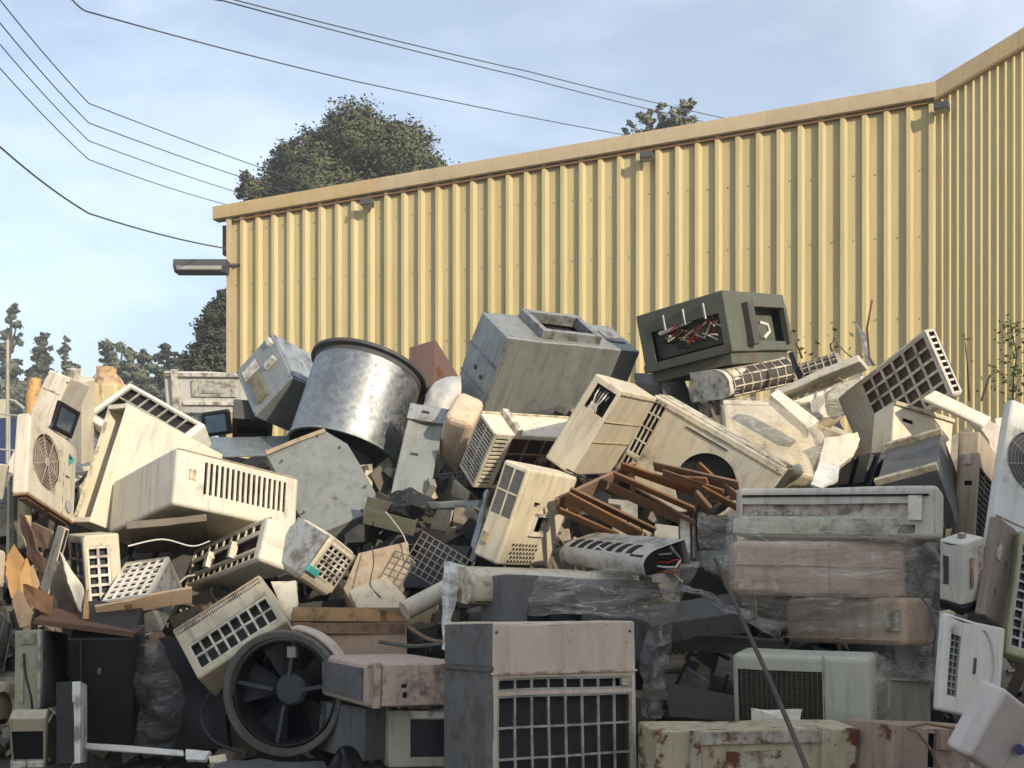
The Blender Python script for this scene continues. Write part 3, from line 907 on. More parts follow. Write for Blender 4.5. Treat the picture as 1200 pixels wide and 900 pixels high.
def slab(name, label, cat, pts, th, mat, group=None, amp=.006, kind=None):
    """a bent or flat sheet with its outline given as points, extruded to its real thickness"""
    P = [at(*p) for p in pts]
    c = sum(P, Vector()) / len(P)
    nrm = Vector()
    for i in range(len(P)):
        nrm += (P[i] - c).cross(P[(i + 1) % len(P)] - c)
    nrm.normalize()
    if nrm.y > 0:
        nrm = -nrm
    mb = MB()
    n = len(P)
    L = [p - c for p in P]
    if th < .06 and amp > 0:
        # a thin sheet: subdivided, buckled and given its thickness
        ring = []
        for i in range(n):
            q = L[(i + 1) % n]
            for k in range(4):
                ring.append(L[i].lerp(q, k / 4))
        N = len(ring)
        lev = 4
        seed = noise.noise(c * 3.1) * 50
        size = max(p.length for p in L)
        for side in (0, 1):
            b0 = len(mb.v)
            for l in range(1, lev + 1):
                for k, p in enumerate(ring):
                    q = p * (l / lev)
                    if l == lev:
                        q = q + noise.noise_vector(q * 30 + Vector((seed, 0, 0))) * min(.012, size * .03)
                    mb.v.append(tuple(q + nrm * (noise.noise(q * (1.6 / size) + Vector((seed, 1, 2))) * size * .14 - th * side)))
            ci = mb.vert(nrm * (noise.noise(Vector((seed, 1, 2))) * size * .14 - th * side))
            for k in range(N):
                k2 = (k + 1) % N
                mb.f.append((ci, b0 + k, b0 + k2) if not side else (ci, b0 + k2, b0 + k))
                for l in range(lev - 1):
                    f = (b0 + l * N + k, b0 + (l + 1) * N + k, b0 + (l + 1) * N + k2, b0 + l * N + k2)
                    mb.f.append(f if not side else f[::-1])
        o1, o2 = (lev - 1) * N, (lev * N + 1) + (lev - 1) * N
        for k in range(N):
            k2 = (k + 1) % N
            mb.f.append((o1 + k, o2 + k, o2 + k2, o1 + k2))
        o = mb.build(name, mat, angle=50)
        o.location = c
        tag(o, label, cat, group, kind)
        return o
    for k in (0, 1):
        for p in L:
            mb.v.append(tuple(p - nrm * th * k))
    mb.f.append(tuple(range(n)))
    mb.f.append(tuple(reversed(range(n, 2 * n))))
    for i in range(n):
        j = (i + 1) % n
        mb.f.append((i, n + i, n + j, j))
    o = mb.build(name, mat)
    o.location = c
    bv = o.modifiers.new('edge', 'BEVEL')
    bv.width = min(.004, th * .3)
    bv.segments = 1
    tag(o, label, cat, group, kind)
    return o

def film(name, label, rows, mat, wr=.03, nu=36, nv=24, seed=0, freq=5.0, thick=None, group=None):
    """crumpled sheet through rows of points"""
    G = [[at(*p) if len(p) == 3 and not isinstance(p, Vector) else p for p in r] for r in rows]
    def cat_(ps, t):
        n = len(ps) - 1
        x = t * n
        i = min(int(x), n - 1)
        f = x - i
        p0, p1, p2, p3 = ps[max(i - 1, 0)], ps[i], ps[i + 1], ps[min(i + 2, n)]
        return 0.5 * ((2 * p1) + (p2 - p0) * f + (2 * p0 - 5 * p1 + 4 * p2 - p3) * f * f + (3 * p1 - p0 - 3 * p2 + p3) * f ** 3)
    V = []
    for j in range(nv + 1):
        rowpts = [cat_([r[k] for r in G], j / nv) if len(G) > 1 else G[0][k] for k in range(len(G[0]))]
        for i in range(nu + 1):
            V.append(cat_(rowpts, i / nu))
    c = sum(V, Vector()) / len(V)
    mb = MB()
    for p in V:
        q = p * freq + Vector((seed * 7.1, seed, 0))
        a = noise.noise(Vector((q.x, q.y, q.z * 2.2)))
        b = 1 - abs(noise.noise(q * 2.1 + Vector((3, 3, 3)))) * 2
        d = noise.noise_vector(q * 1.3)
        mb.v.append(tuple(p - c + Vector((0, -1, .25)) * (a * wr + b * wr * .45) + d * wr * .5))
    for j in range(nv):
        for i in range(nu):
            k = j * (nu + 1) + i
            mb.f.append((k, k + 1, k + nu + 2, k + nu + 1))
    o = mb.build(name, mat, angle=75)
    o.location = c
    tag(o, label, 'plastic film', group)
    return o
# ------------------------------------------------------------------ ground
def ground_mat():
    t = NT('packed_dirt')
    a = t.mix(t.ramp(t.noise(0.6, 6), .35, .7), srgb(128, 119, 106), srgb(100, 95, 88))
    a = t.mix(t.ramp(t.noise(14, 8, .7), .45, .7), a, srgb(142, 132, 116))
    a = t.mix(t.ramp(t.noise(2.2, 5), .55, .62, 0, .8), a, srgb(80, 77, 72))
    t.set('Base Color', a)
    t.set('Roughness', .9)
    t.bump(t.noise(18, 8, .7), .6, .04)
    return t.m
mb = MB()
N = 60
ext = [-900, -300, -120, -60, -40] + [-30 + k for k in range(61)] + [40, 60, 120, 300, 900]
for x in ext:
    for y in ext:
        z = noise.noise(Vector((x * .5, y * .5, 0))) * .03 if abs(x) < 35 and abs(y) < 35 else 0
        mb.v.append((x, y, z))
n = len(ext)
for i in range(n - 1):
    for j in range(n - 1):
        mb.f.append((i * n + j, (i + 1) * n + j, (i + 1) * n + j + 1, i * n + j + 1))
o = mb.build('ground', ground_mat())
o['kind'] = 'structure'

# ------------------------------------------------------------------ the corrugated warehouse
def clad_mat(name, c):
    t = NT(name)
    col = srgb(*c)
    a = t.mix(t.ramp(t.noise(.8, 5, .6, (1, 1, .35)), .35, .7), col, (col[0] * .9, col[1] * .88, col[2] * .80, 1))
    a = t.mix(t.ramp(t.noise(3, 6, .65, (4, 4, .25)), .52, .78, 0, .35), a, srgb(140, 112, 66))
    a = t.mix(t.ramp(t.noise(40, 3), .70, .75, 0, .5), a, srgb(110, 86, 52))
    vr = t.n.new('ShaderNodeHueSaturation')
    t.l.new(a, vr.inputs['Color'])
    t.l.new(t.ramp(t.rand, 0, 1, .90, 1.04), vr.inputs['Value'])
    t.set('Base Color', vr.outputs[0])
    t.set('Roughness', .5)
    t.set('Specular IOR Level', .3)
    t.bump(t.noise(2.5, 4, .6, (1, 1, .4)), .12, .04)
    return t.m
CLAD = clad_mat('yellow_wall_cladding', (191, 176, 132))
CLADS = clad_mat('yellow_wall_cladding_end', (206, 188, 138))
TRIM = paint('tan_roof_trim', (184, 162, 120), .25, rough=.5, grime=(120, 96, 66))
ROOFM = paint('grey_roof_sheet', (128, 124, 118), .3, rough=.5)
CL = Vector((-6.67, 24.4, 0))
CR = Vector((8.28, 20.0, 0))
TL, TR = 8.90, 9.95           # roof line at both corners
d1 = (CR - CL).normalized()
n1_ = Vector((d1.y, -d1.x, 0))
if n1_.y > 0:
    n1_ = -n1_
d2 = Vector((.82, -.572, 0)).normalized()
n2_ = Vector((d2.y, -d2.x, 0))
if n2_.y > 0:
    n2_ = -n2_
LEN1 = (CR - CL).length
LEN2 = 6.2
SL2 = .40
CE = CR + d2 * LEN2
bld = thing('warehouse', 'yellow ribbed metal warehouse with tan roof edge behind the pile', 'building', CR)

def wall_panels(A, d, nrm, L, pitch, depth, h0, h1, mat, fr=(.24, .13, .24, .10)):
    k = int(L / pitch)
    pitch = L / k
    for i in range(k):
        s0 = i * pitch
        dp = depth * (1 + .14 * noise.noise(Vector((i * 1.7, L, 0))))
        q_ = .02 * noise.noise(Vector((i * 2.3, 5, L)))
        prof = [(0, 0), (.60 + q_, 0), (.66 + q_, dp), (.84 + q_, dp), (1.0, 0)]
        m = MB()
        base = A + d * s0
        for (f, e) in prof:
            s = s0 + f * pitch
            p = A + d * s + nrm * e
            top = h0 + (h1 - h0) * s / L - .16
            m.v.append(tuple(Vector((p.x, p.y, 0)) - CR))
            m.v.append(tuple(Vector((p.x, p.y, top)) - CR))
        for j in range(len(prof) - 1):
            m.f.append((2 * j, 2 * j + 2, 2 * j + 3, 2 * j + 1))
        m.build('wall_panel', mat, bld, angle=20)
def fasteners(A, d, nrm, L, pitch, h0, h1):
    m = MB()
    k = int(L / pitch)
    pitch = L / k
    for row in (2.2, 3.8, 5.4, 7.0, 8.3):
        for i in range(k):
            if rng.random() < .15:
                continue
            p = A + d * ((i + .28) * pitch) + nrm * .006 + Vector((0, 0, row + rng.uniform(-.015, .015))) - CR
            m.box(p, (.018, .018, .018))
    m.build('fastener', DKGREY, bld, kind='stuff')
fasteners(CL, d1, n1_, LEN1, .40, TL, TR)
wall_panels(CL, d1, n1_, LEN1, .40, .088, TL, TR, CLAD)
wall_panels(CR, d2, n2_, LEN2, .138, .032, TR, TR + SL2 * LEN2, CLADS)

def prism_along(A, B, prof_, name, mat, parent, off):
    """prof_: (out, z) points swept from A to B (points carry their own z)"""
    d = (B - A)
    h = Vector((d.x, d.y, 0)).normalized()
    nn = Vector((h.y, -h.x, 0))
    if nn.y > 0:
        nn = -nn
    m = MB()
    q = len(prof_)
    for P in (A, B):
        for (e, z) in prof_:
            m.v.append(tuple(P + nn * e + Vector((0, 0, z)) - off))
    for j in range(q):
        j2 = (j + 1) % q
        m.f.append((j, q + j, q + j2, j2))
    m.f.append(tuple(reversed(range(q))))
    m.f.append(tuple(range(q, 2 * q)))
    return m.build(name, mat, parent, angle=25)
zA = CL - d1 * .42 + Vector((0, 0, TL - .03))
zB = CR + Vector((0, 0, TR))
zC = CE + Vector((0, 0, TR + SL2 * LEN2))
# fascia in lengths with visible laps
cuts = [0, .27, .56, .80, 1.0]
for a, b in zip(cuts, cuts[1:]):
    P, Q = zA.lerp(zB, a), zA.lerp(zB, b)
    e = .004 * (cuts.index(a) % 2)
    prism_along(P, Q, [(-.1, 0), (.16 + e, 0), (.17 + e, -.04), (.17 + e, -.30), (.14 + e, -.32), (-.1, -.32)], 'fascia', TRIM, bld, CR)
for a, b in ((0.0, .24), (.24, 1.0)):
    P, Q = zB.lerp(zC, a), zB.lerp(zC, b)
    e = .004 * (1 if a else 0)
    prism_along(P, Q, [(-.1, 0), (.16 + e, 0), (.17 + e, -.04), (.17 + e, -.33), (.14 + e, -.36), (-.1, -.36)], 'fascia', TRIM, bld, CR)
prism_along(zA + d1 * .5 + Vector((0, 0, -.34)), zB + Vector((0, 0, -.35)), [(-.02, .02), (.09, .02), (.10, -.03), (-.02, -.03)], 'eave_trim', paint('brown_eave_trim', (120, 92, 62), .3), bld, CR)
# roof and closing walls
m = MB()
back = Vector((.28, .96, 0)) * 18
pts = [zA + n1_ * .1, zB + n1_ * .1, zC + n2_ * .1]
low = [p + back + Vector((0, 0, .1)) for p in pts]
for p in pts + low:
    m.v.append(tuple(p - CR + Vector((0, 0, -.03))))
m.f += [(0, 1, 4, 3), (1, 2, 5, 4)]
m.build('roof', ROOFM, bld)
m = MB()
for p in (CL, CR, CE):
    for z in (0, 1):
        tz = {0: TL, 1: TR, 2: TR + SL2 * LEN2}[(CL, CR, CE).index(p)] - .2
        m.v.append(tuple(Vector((p.x, p.y, tz * z)) + Vector((.1, .35, 0)) - CR))
for p in (CL, CE):
    for z in (0, 1):
        m.v.append(tuple(Vector((p.x, p.y, 8.6 * z)) + back - CR))
m.f += [(0, 2, 3, 1), (2, 4, 5, 3), (0, 1, 7, 6), (4, 8, 9, 5)]
m.build('inner_wall', CLADS, bld)
# corner post and downpipe at the left end
m = MB()
m.bar(CL - d1 * .05 + n1_ * .02 - CR, CL - d1 * .05 + n1_ * .02 - CR + Vector((0, 0, TL - .3)), .16, .12)
m.build('corner_trim', TRIM, bld)
m = MB()
pc = CL - d1 * .2 + Vector((0, .3, 0)) - CR
m.box(pc + Vector((0, 0, TL - .75)), (.22, .2, .7))
m.build('gutter_head', paint('brown_gutter', (116, 96, 72), .3), bld)

def wall_bracket(P, nrm, label):
    t = thing('wall_lamp', label, 'wall lamp', P)
    up = Vector((0, 0, 1))
    m = MB()
    m.bar((0, 0, 0), nrm * .2 + up * .02, .05, .05)
    m.build('arm', DKGREY, t)
    m = MB()
    m.bar(nrm * .10 + up * -.06, nrm * .30 + up * -.02, .26, .13)
    m.build('lamp_head', DKGREY, t)
    m = MB()
    m.bar(nrm * .12 + up * -.132, nrm * .28 + up * -.095, .22, .012)
    m.build('lens', GRILLG, t)
def on_wall(px, py, A, d):
    r = at(px, py, 1.0) - Vector((0, 0, 1.6))
    k = (A.x * d.y - A.y * d.x) / (r.x * d.y - r.y * d.x)
    return Vector((0, 0, 1.6)) + r * k
wall_bracket(on_wall(436, 240, CL, d1) + n1_ * .06, n1_, 'small floodlight bracket high on the yellow wall near its left end')
wall_bracket(on_wall(760, 186, CL, d1) + n1_ * .06, n1_, 'small floodlight bracket under the roof edge above the green electrical box')
wall_bracket(on_wall(1107, 128, CR, d2) + n2_ * .04, n2_, 'small floodlight bracket beside the inner corner of the yellow walls')

# yard light on an arm at the left end of the wall
lp = at(237, 314, 24.2)
t = thing('yard_light', 'long grey box light on an arm at the left wall end', 'lamp', lp)
m = MB()
pr = [(-.2, .16), (.2, .16), (.24, 0), (.17, -.14), (-.17, -.14), (-.24, 0)]
for x in (-.62, .62):
    for (y, z) in pr:
        m.v.append((x * (.97 if z < -.1 else 1), y, z))
q = len(pr)
for j in range(q):
    m.f.append((j, (j + 1) % q, q + (j + 1) % q, q + j))
m.f += [tuple(range(q)), tuple(reversed(range(q, 2 * q)))]
m.build('housing', DKGREY, t, angle=20)
m = MB()
m.box((0, -.235, -.06), (1.05, .06, .11), Matrix.Rotation(R(-26), 3, 'X'))
m.build('diffuser', plain('dusty_diffuser', (150, 148, 142), .35, var=.2), t)
m = MB()
m.tube([(.55, .05, .08), (.75, .1, .1), (1.0, .25, .1)], .035)
m.build('arm', DKGREY, t)

# ------------------------------------------------------------------ the shed across the yard (throws the evening shade over the front)
sh = thing('metal_shed', 'long grey metal shed across the yard behind the viewer', 'building', (10, -12, 0))
e = Vector((.884, .468, 0))
bk = Vector((.468, -.884, 0))
SH = 1.25 + .965 * (.2086 * (10 - .2) - .394 * (-12 - 6.9))
m = MB()
for s in (-5, 17):
    for q_ in (0, 12):
        for z in (0, SH):
            m.v.append(tuple(e * s + bk * q_ + Vector((0, 0, z))))
m.f += [(0, 4, 5, 1), (2, 3, 7, 6), (0, 1, 3, 2), (4, 6, 7, 5), (1, 5, 7, 3)]
m.build('wall', paint('grey_shed_sheet', (186, 182, 172), .3), sh)

# ------------------------------------------------------------------ trees
def leaf_mat(name, a, b, c=None):
    t = NT(name)
    g = t.n.new('ShaderNodeNewGeometry')
    col = t.mix(g.outputs['Random Per Island'], srgb(*a), srgb(*b))
    if c:
        col = t.mix(t.ramp(t.noise(.5, 3, vec=t.co), .5, .7), col, srgb(*c))
    t.set('Base Color', col)
    t.set('Roughness', .65)
    t.set('Specular IOR Level', .25)
    return t.m
LEAF = leaf_mat('dark_evergreen_leaf', (80, 85, 62), (98, 100, 72), (104, 100, 74))
LEAFD = leaf_mat('deep_evergreen_leaf', (66, 71, 55), (82, 85, 64))
LEAFG = leaf_mat('grey_green_leaf', (110, 116, 92), (136, 138, 108))
LEAFF = leaf_mat('far_tree_leaf', (96, 101, 82), (112, 116, 92))
BARK = plain('bark', (82, 68, 54), .9, var=.4)

def tree(name, label, Y, circles, n, size, mat, ground=0.0, trunk=.25, spread=.5, seed=1, group=None, bare=.0, aspect=1.0):
    rg = random.Random(seed)
    C = [(at(x, y, Y), r / 1200 * Y) for (x, y, r) in circles]
    cx = sum((c.x * r for c, r in C)) / sum(r for c, r in C)
    base = Vector((cx, Y, ground))
    t = thing(name, label, 'tree', base, group=group)
    for i in range(len(C)):
        c, r = C[i]
        C[i] = (c + Vector((0, rg.uniform(-spread, spread) * r * 1.6, 0)), r)
    # trunk and limbs
    top = max(c.z for c, r in C)
    m = MB()
    zmid = min(c.z for c, r in C)
    P0 = base.copy()
    trunkpts = [P0 + Vector((noise.noise(Vector((seed, k, 0))) * trunk * 1.5, 0, 0)) + (Vector((0, 0, (top - ground) * .8 * k / 5))) for k in range(6)]
    m.tube([p - base for p in trunkpts], trunk, 9, r2=trunk * .3)
    for c, r in C:
        k = min(range(6), key=lambda i: abs(trunkpts[i].z - (c.z - r * 1.2)))
        a = trunkpts[k]
        mid = a.lerp(c, .55) + Vector((0, 0, r * .2))
        m.tube([a - base, mid - base, c - base], trunk * .42, 6, r2=trunk * .1)
        for _ in range(4):
            v = Vector((rg.gauss(0, 1), rg.gauss(0, 1), rg.gauss(0, .8))).normalized()
            m.tube([c - base, c + v * r * .85 - base], trunk * .14, 4, r2=trunk * .04)
    m.build('trunk', BARK, t)
    # clumps of leaves on and inside every lobe
    tot = sum(r * r for c, r in C)
    ng = np.random.default_rng(seed)
    PP = []
    NN = []
    for c, r in C:
        k = int(n * r * r / tot)
        nc = max(6, int(k / 60))
        v = ng.normal(size=(nc, 3))
        v /= np.linalg.norm(v, axis=1)[:, None]
        v[:, 2] *= aspect
        rad = r * ng.random(nc) ** .42 * ng.uniform(.82, 1.10, nc)
        cen = np.array(c - base)[None] + v * rad[:, None]
        cs = r * ng.uniform(.07, .20, nc)
        idx = ng.integers(0, nc, k)
        off_ = ng.normal(size=(k, 3)) * np.array((1, 1, .8)) * cs[idx][:, None]
        PP.append(cen[idx] + off_)
        nn_ = v[idx] * .75 + off_ / (cs[idx][:, None] * 1.6) * .55 + ng.normal(size=(k, 3)) * .16
        NN.append(nn_ / np.linalg.norm(nn_, axis=1)[:, None])
    P = np.concatenate(PP)
    k = len(P)
    s_ = size * ng.uniform(.6, 1.4, k)[:, None]
    A_ = ng.normal(size=(k, 3)) * np.array((1, 1, .6))
    A_ /= np.linalg.norm(A_, axis=1)[:, None]
    B_ = np.cross(A_, ng.normal(size=(k, 3)))
    B_ /= np.linalg.norm(B_, axis=1)[:, None]
    NO = np.concatenate(NN)
    flip = np.sum(np.cross(A_, B_) * NO, 1) < 0
    B_[~flip] *= -1
    VV = np.stack([P - A_ * s_, P + B_ * s_ * .5, P + A_ * s_, P - B_ * s_ * .5], 1).reshape(-1, 3)
    me = bpy.data.meshes.new('crown')
    me.vertices.add(k * 4)
    me.vertices.foreach_set('co', VV.astype(np.float32).ravel())
    me.loops.add(k * 4)
    me.loops.foreach_set('vertex_index', np.arange(k * 4, dtype=np.int32))
    me.polygons.add(k)
    me.polygons.foreach_set('loop_start', np.arange(0, k * 4, 4, dtype=np.int32))
    me.update(calc_edges=True)
    me.polygons.foreach_set('use_smooth', np.ones(k, dtype=bool))
    me.normals_split_custom_set_from_vertices(np.repeat(NO, 4, axis=0).astype(np.float32))
    me.materials.append(mat)
    o = bpy.data.objects.new('crown', me)
    COL.objects.link(o)
    o.parent = t
    return t

tree('broad_tree', 'large dark evergreen tree rising behind the warehouse roof', 46,
     [(420, 172, 40), (470, 182, 40), (385, 186, 34), (502, 204, 22), (335, 210, 30), (350, 190, 22), (300, 228, 20), (440, 215, 50), (380, 225, 45), (430, 150, 20), (470, 158, 20), (400, 150, 18), (322, 240, 36), (505, 196, 14), (360, 240, 40), (500, 235, 40)],
     130000, .085, LEAF, trunk=.5, seed=3)
tree('corner_tree', 'dark tree crown showing left of the wall below the yard light', 40,
     [(258, 368, 20), (250, 392, 24), (240, 412, 18), (262, 415, 30), (266, 350, 12), (290, 390, 30), (250, 440, 30), (285, 350, 18), (262, 345, 9)],
     34000, .08, LEAFD, trunk=.35, seed=5)
tree('wispy_tree', 'thin feathery grey-green tree above the roof under the cables', 44,
     [(758, 142, 13), (775, 130, 11), (798, 128, 12), (740, 152, 10), (785, 145, 14), (805, 140, 10), (765, 160, 18), (810, 120, 6), (800, 155, 20)],
     4600, .095, LEAFG, trunk=.14, seed=8, spread=.3)
BT = 'trees in the distance beyond the pile'
tree('tall_pine', 'tall thin tree with bare trunk at the far left edge', 85,
     [(15, 362, 7), (12, 373, 7), (18, 380, 6), (8, 392, 6), (22, 398, 7), (5, 408, 9), (14, 430, 12), (4, 440, 14), (12, 460, 16)], 6240, 0.192, LEAFF, trunk=.35, seed=11, group=BT)
tree('cypress', 'narrow pointed dark cypress right of the tall thin tree', 85,
     [(49, 397, 7), (48, 408, 9), (46, 420, 11), (52, 432, 12), (48, 446, 14), (46, 465, 14)], 8640, 0.168, LEAFD, trunk=.3, seed=12, group=BT, aspect=1.3)
tree('conifer', 'lighter spiky conifer just right of the dark cypress', 85,
     [(77, 398, 4), (76, 408, 6), (75, 418, 8), (78, 430, 10), (74, 442, 13), (80, 456, 14), (75, 470, 14)], 6240, 0.168, LEAFF, trunk=.3, seed=13, group=BT, aspect=1.3)
tree('round_tree', 'round open-crowned tree behind the yellowed container', 75,
     [(130, 410, 10), (142, 408, 9), (150, 418, 10), (122, 420, 8), (138, 428, 12), (155, 436, 12), (130, 446, 16), (150, 456, 16)], 7680, 0.162, LEAFF, trunk=.3, seed=14, group=BT)
tree('small_tree', 'small bushy tree between the round tree and the dark pair', 75,
     [(164, 420, 6), (172, 418, 7), (175, 430, 8), (166, 440, 10), (172, 455, 14)], 5280, 0.156, LEAFF, trunk=.2, seed=15, group=BT)
tree('twin_tree', 'dark layered tree above the white pickup tailgate', 70,
     [(193, 412, 8), (187, 420, 7), (200, 420, 8), (212, 424, 9), (206, 434, 10), (192, 440, 14), (220, 420, 7), (222, 436, 14), (235, 425, 8)], 9120, 0.150, LEAFD, trunk=.25, seed=16, group=BT)
# the wood that closes the view below them
V, F = [], []
rg = random.Random(4)
for i in range(30000):
    x = rg.uniform(-120, 330)
    y = 448 + 12 * noise.noise(Vector((x * .03, 0, 1))) + abs(rg.gauss(0, 1)) * 26
    p = at(x, y, rg.uniform(78, 100))
    s = .24 * rg.uniform(.6, 1.4)
    a = Vector((rg.gauss(0, 1), rg.gauss(0, 1), rg.gauss(0, .6))).normalized()
    b = a.cross(Vector((rg.gauss(0, 1), rg.gauss(0, 1), rg.gauss(0, 1)))).normalized()
    q = len(V)
    V += [tuple(p - a * s), tuple(p + b * s * .5), tuple(p + a * s), tuple(p - b * s * .5)]
    F.append((q, q + 1, q + 2, q + 3))
me = bpy.data.meshes.new('distant_wood')
me.from_pydata(V, [], F)
me.materials.append(LEAFF)
o = bpy.data.objects.new('distant_wood', me)
COL.objects.link(o)
tag(o, 'low mass of distant trees behind the left of the pile', 'wood', kind='stuff')
# hills
m = MB()
nx = 90
for j, (Yh, hh) in enumerate(((240, 0), (300, 1), (400, .9), (520, .2))):
    for i in range(nx):
        x = -520 + i * 16
        prof_ = 26 + 52 * math.exp(-((x + 300) / 110) ** 2) + 8 * noise.noise(Vector((x * .02, 2, 0))) + 3 * noise.noise(Vector((x * .1, 5, 0)))
        m.v.append((x * Yh / 520, Yh, prof_ * hh * Yh / 520))
for j in range(3):
    for i in range(nx - 1):
        m.f.append((j * nx + i, j * nx + i + 1, (j + 1) * nx + i + 1, (j + 1) * nx + i))
o = m.build('hills', plain('forested_hill', (74, 80, 64), .95, var=.35, scale=.06))
o['kind'] = 'structure'

# ------------------------------------------------------------------ overhead cables
WIRE = plain('black_cable', (84, 84, 90), .6, var=.1)
def wire(pts, r, label, sag=.0):
    P = [at(*p) for p in pts]
    P.insert(0, P[0] + (P[0] - P[1]) * 5)
    if pts[-1][0] > 600:
        P.append(P[-1] + (P[-1] - P[-2]) * 3)
    Q = []
    for a, b in zip(P, P[1:]):
        for k in range(8):
            f = k / 8
            Q.append(a.lerp(b, f) - Vector((0, 0, sag * 4 * f * (1 - f))))
    Q.append(P[-1])
    m = MB()
    c = Q[0].copy()
    m.tube([q - c for q in Q], r * .72, 6)
    o = m.build('overhead_cable', WIRE)
    o.location = c
    tag(o, label, 'cable', 'overhead cables')
wire([(-40, -48, 17), (0, 0, 19), (104, 121, 23), (372, 219, 34), (440, 244, 37)], .018, 'highest of the four cables fanning down to the roof corner', .05)
wire([(-40, -20, 17), (0, 27, 19), (104, 144, 23), (341, 226, 33), (410, 250, 36)], .018, 'second cable from the top of the four running to the roof', .05)
wire([(-40, 6, 17), (0, 52, 19), (104, 165, 23), (304, 233, 32), (380, 259, 35)], .016, 'third cable from the top of the four running to the roof', .05)
wire([(-40, 34, 17), (0, 80, 19), (104, 187, 23), (266, 240, 31), (340, 264, 34)], .016, 'lowest of the four parallel cables ending at the roof corner', .05)
wire([(-60, 128, 15), (0, 172, 17), (104, 250, 20), (264, 291, 24.3)], .024, 'thick cable running to the wall end above the yard light', .06)
wire([(60, -20, 19), (85, 0, 20), (104, 14, 21), (420, 96, 29), (726, 157, 40), (830, 178, 44)], .024, 'single long cable crossing the sky below the double cable', .04)
wire([(220, -12, 22), (262, 1, 23), (600, 87, 31), (822, 142, 40), (900, 160, 44)], .022, 'lower strand of the double cable at the top of the sky', .04)
wire([(222, -14, 22), (268, -2, 23), (620, 84, 31), (856, 140, 40), (930, 157, 44)], .022, 'upper strand of the double cable at the top of the sky', .04)
# lamp pole and gate far left
t = thing('lamp_post', 'thin grey metal pole standing at the far left edge', 'pole', (at(9, 600, 34).x, 34, 0))
m = MB()
zt = at(9, 398, 34).z
m.tube([(0, 0, 0), (0, 0, zt)], .075, 8, r2=.05)
m.build('shaft', GRILLG, t)
m = MB()
m.tube([(0, 0, at(9, 468, 34).z), (.25, 0, at(9, 470, 34).z), (.55, 0, at(9, 479, 34).z)], .05, 6)
m.build('arm', GRILLG, t)
t = thing('wire_gate', 'grey tube gate with mesh at the far left behind the pole', 'gate', (at(8, 600, 32).x, 32, 0))
for k in range(4):
    m = MB()
    x = -.6 + k * .34
    m.tube([(x, 0, 2.0), (x, 0, 4.9 - .12 * k)], .03, 6)
    m.build('post', GRILLG, t)
for z in (2.4, 3.6, 4.7):
    m = MB()
    m.tube([(-.65, 0, z), (.5, 0, z - .1)], .03, 6)
    m.build('rail', GRILLG, t)
t = thing('blue_container', 'blue shipping container with pale sign at the left edge', 'container', (at(-22, 600, 38).x, 38, 0))
m = MB()
zc0, zc1 = at(0, 540, 38).z, at(0, 490, 38).z
m.box((0, 1, zc1 / 2), (2.6, 2, zc1))
m.build('body', plain('blue_container_paint', (46, 56, 98), .6), t)
m = MB()
m.box((.75, -.01, zc1 + .35), (.45, .05, .7))
m.build('sign', plain('pale_sign', (190, 190, 160), .6), t)

# ------------------------------------------------------------------ evening haze
m = MB()
m.box((0, 0, 29.5), (1840, 1840, 61))
o = bpy.data.objects.new('haze', bpy.data.meshes.new('haze'))
o.data.from_pydata(m.v, [], m.f)
COL.objects.link(o)
hm = bpy.data.materials.new('haze_air')
hm.use_nodes = True
hn, hl = hm.node_tree.nodes, hm.node_tree.links
hn.clear()
pv = hn.new('ShaderNodeVolumePrincipled')
pv.inputs['Color'].default_value = (0.86, 0.92, 1.0, 1)
pv.inputs['Density'].default_value = 0.0018
pv.inputs['Anisotropy'].default_value = 0.0
ho = hn.new('ShaderNodeOutputMaterial')
hl.new(pv.outputs[0], ho.inputs['Volume'])
o.data.materials.append(hm)
tag(o, 'thin evening haze over the whole yard', 'haze', kind='stuff')
# ------------------------------------------------------------------ the loose mass under and behind the pile
def heap_mat():
    t = NT('mixed_scrap')
    g = t.n.new('ShaderNodeNewGeometry')
    r = t.n.new('ShaderNodeValToRGB')
    r.color_ramp.interpolation = 'CONSTANT'
    els = [(0, (58, 56, 53)), (.2, (112, 104, 92)), (.36, (78, 76, 74)), (.5, (172, 160, 138)), (.66, (98, 84, 70)), (.76, (140, 138, 130)), (.88, (198, 186, 162))]
    for k, (p, c) in enumerate(els):
        e_ = r.color_ramp.elements[k] if k < 2 else r.color_ramp.elements.new(p)
        e_.position = p
        e_.color = srgb(*c)
    t.l.new(g.outputs['Random Per Island'], r.inputs[0])
    a = t.mix(t.ramp(t.noise(5, 7, .7), .45, .7, 0, .75), r.outputs[0], srgb(58, 50, 42))
    t.set('Base Color', a)
    t.set('Roughness', .7)
    t.bump(t.noise(12, 5), .3, .02)
    return t.m
def sil(px):       # highest pixel row the hidden mass may reach
    T = [(-200, 560), (60, 545), (110, 540), (240, 532), (330, 530), (345, 520), (480, 520), (540, 470), (740, 450), (760, 448), (930, 452), (1000, 500), (1100, 500), (1180, 530), (1500, 560)]
    for (a, b), (c, d) in zip(T, T[1:]):
        if a <= px <= c:
            return b + (d - b) * (px - a) / (c - a)
    return 560
rg = random.Random(21)
m = MB()
cab = MB()
grl = MB()
def front_y(z):
    return 6.75 + max(0, z - .4) * 1.35
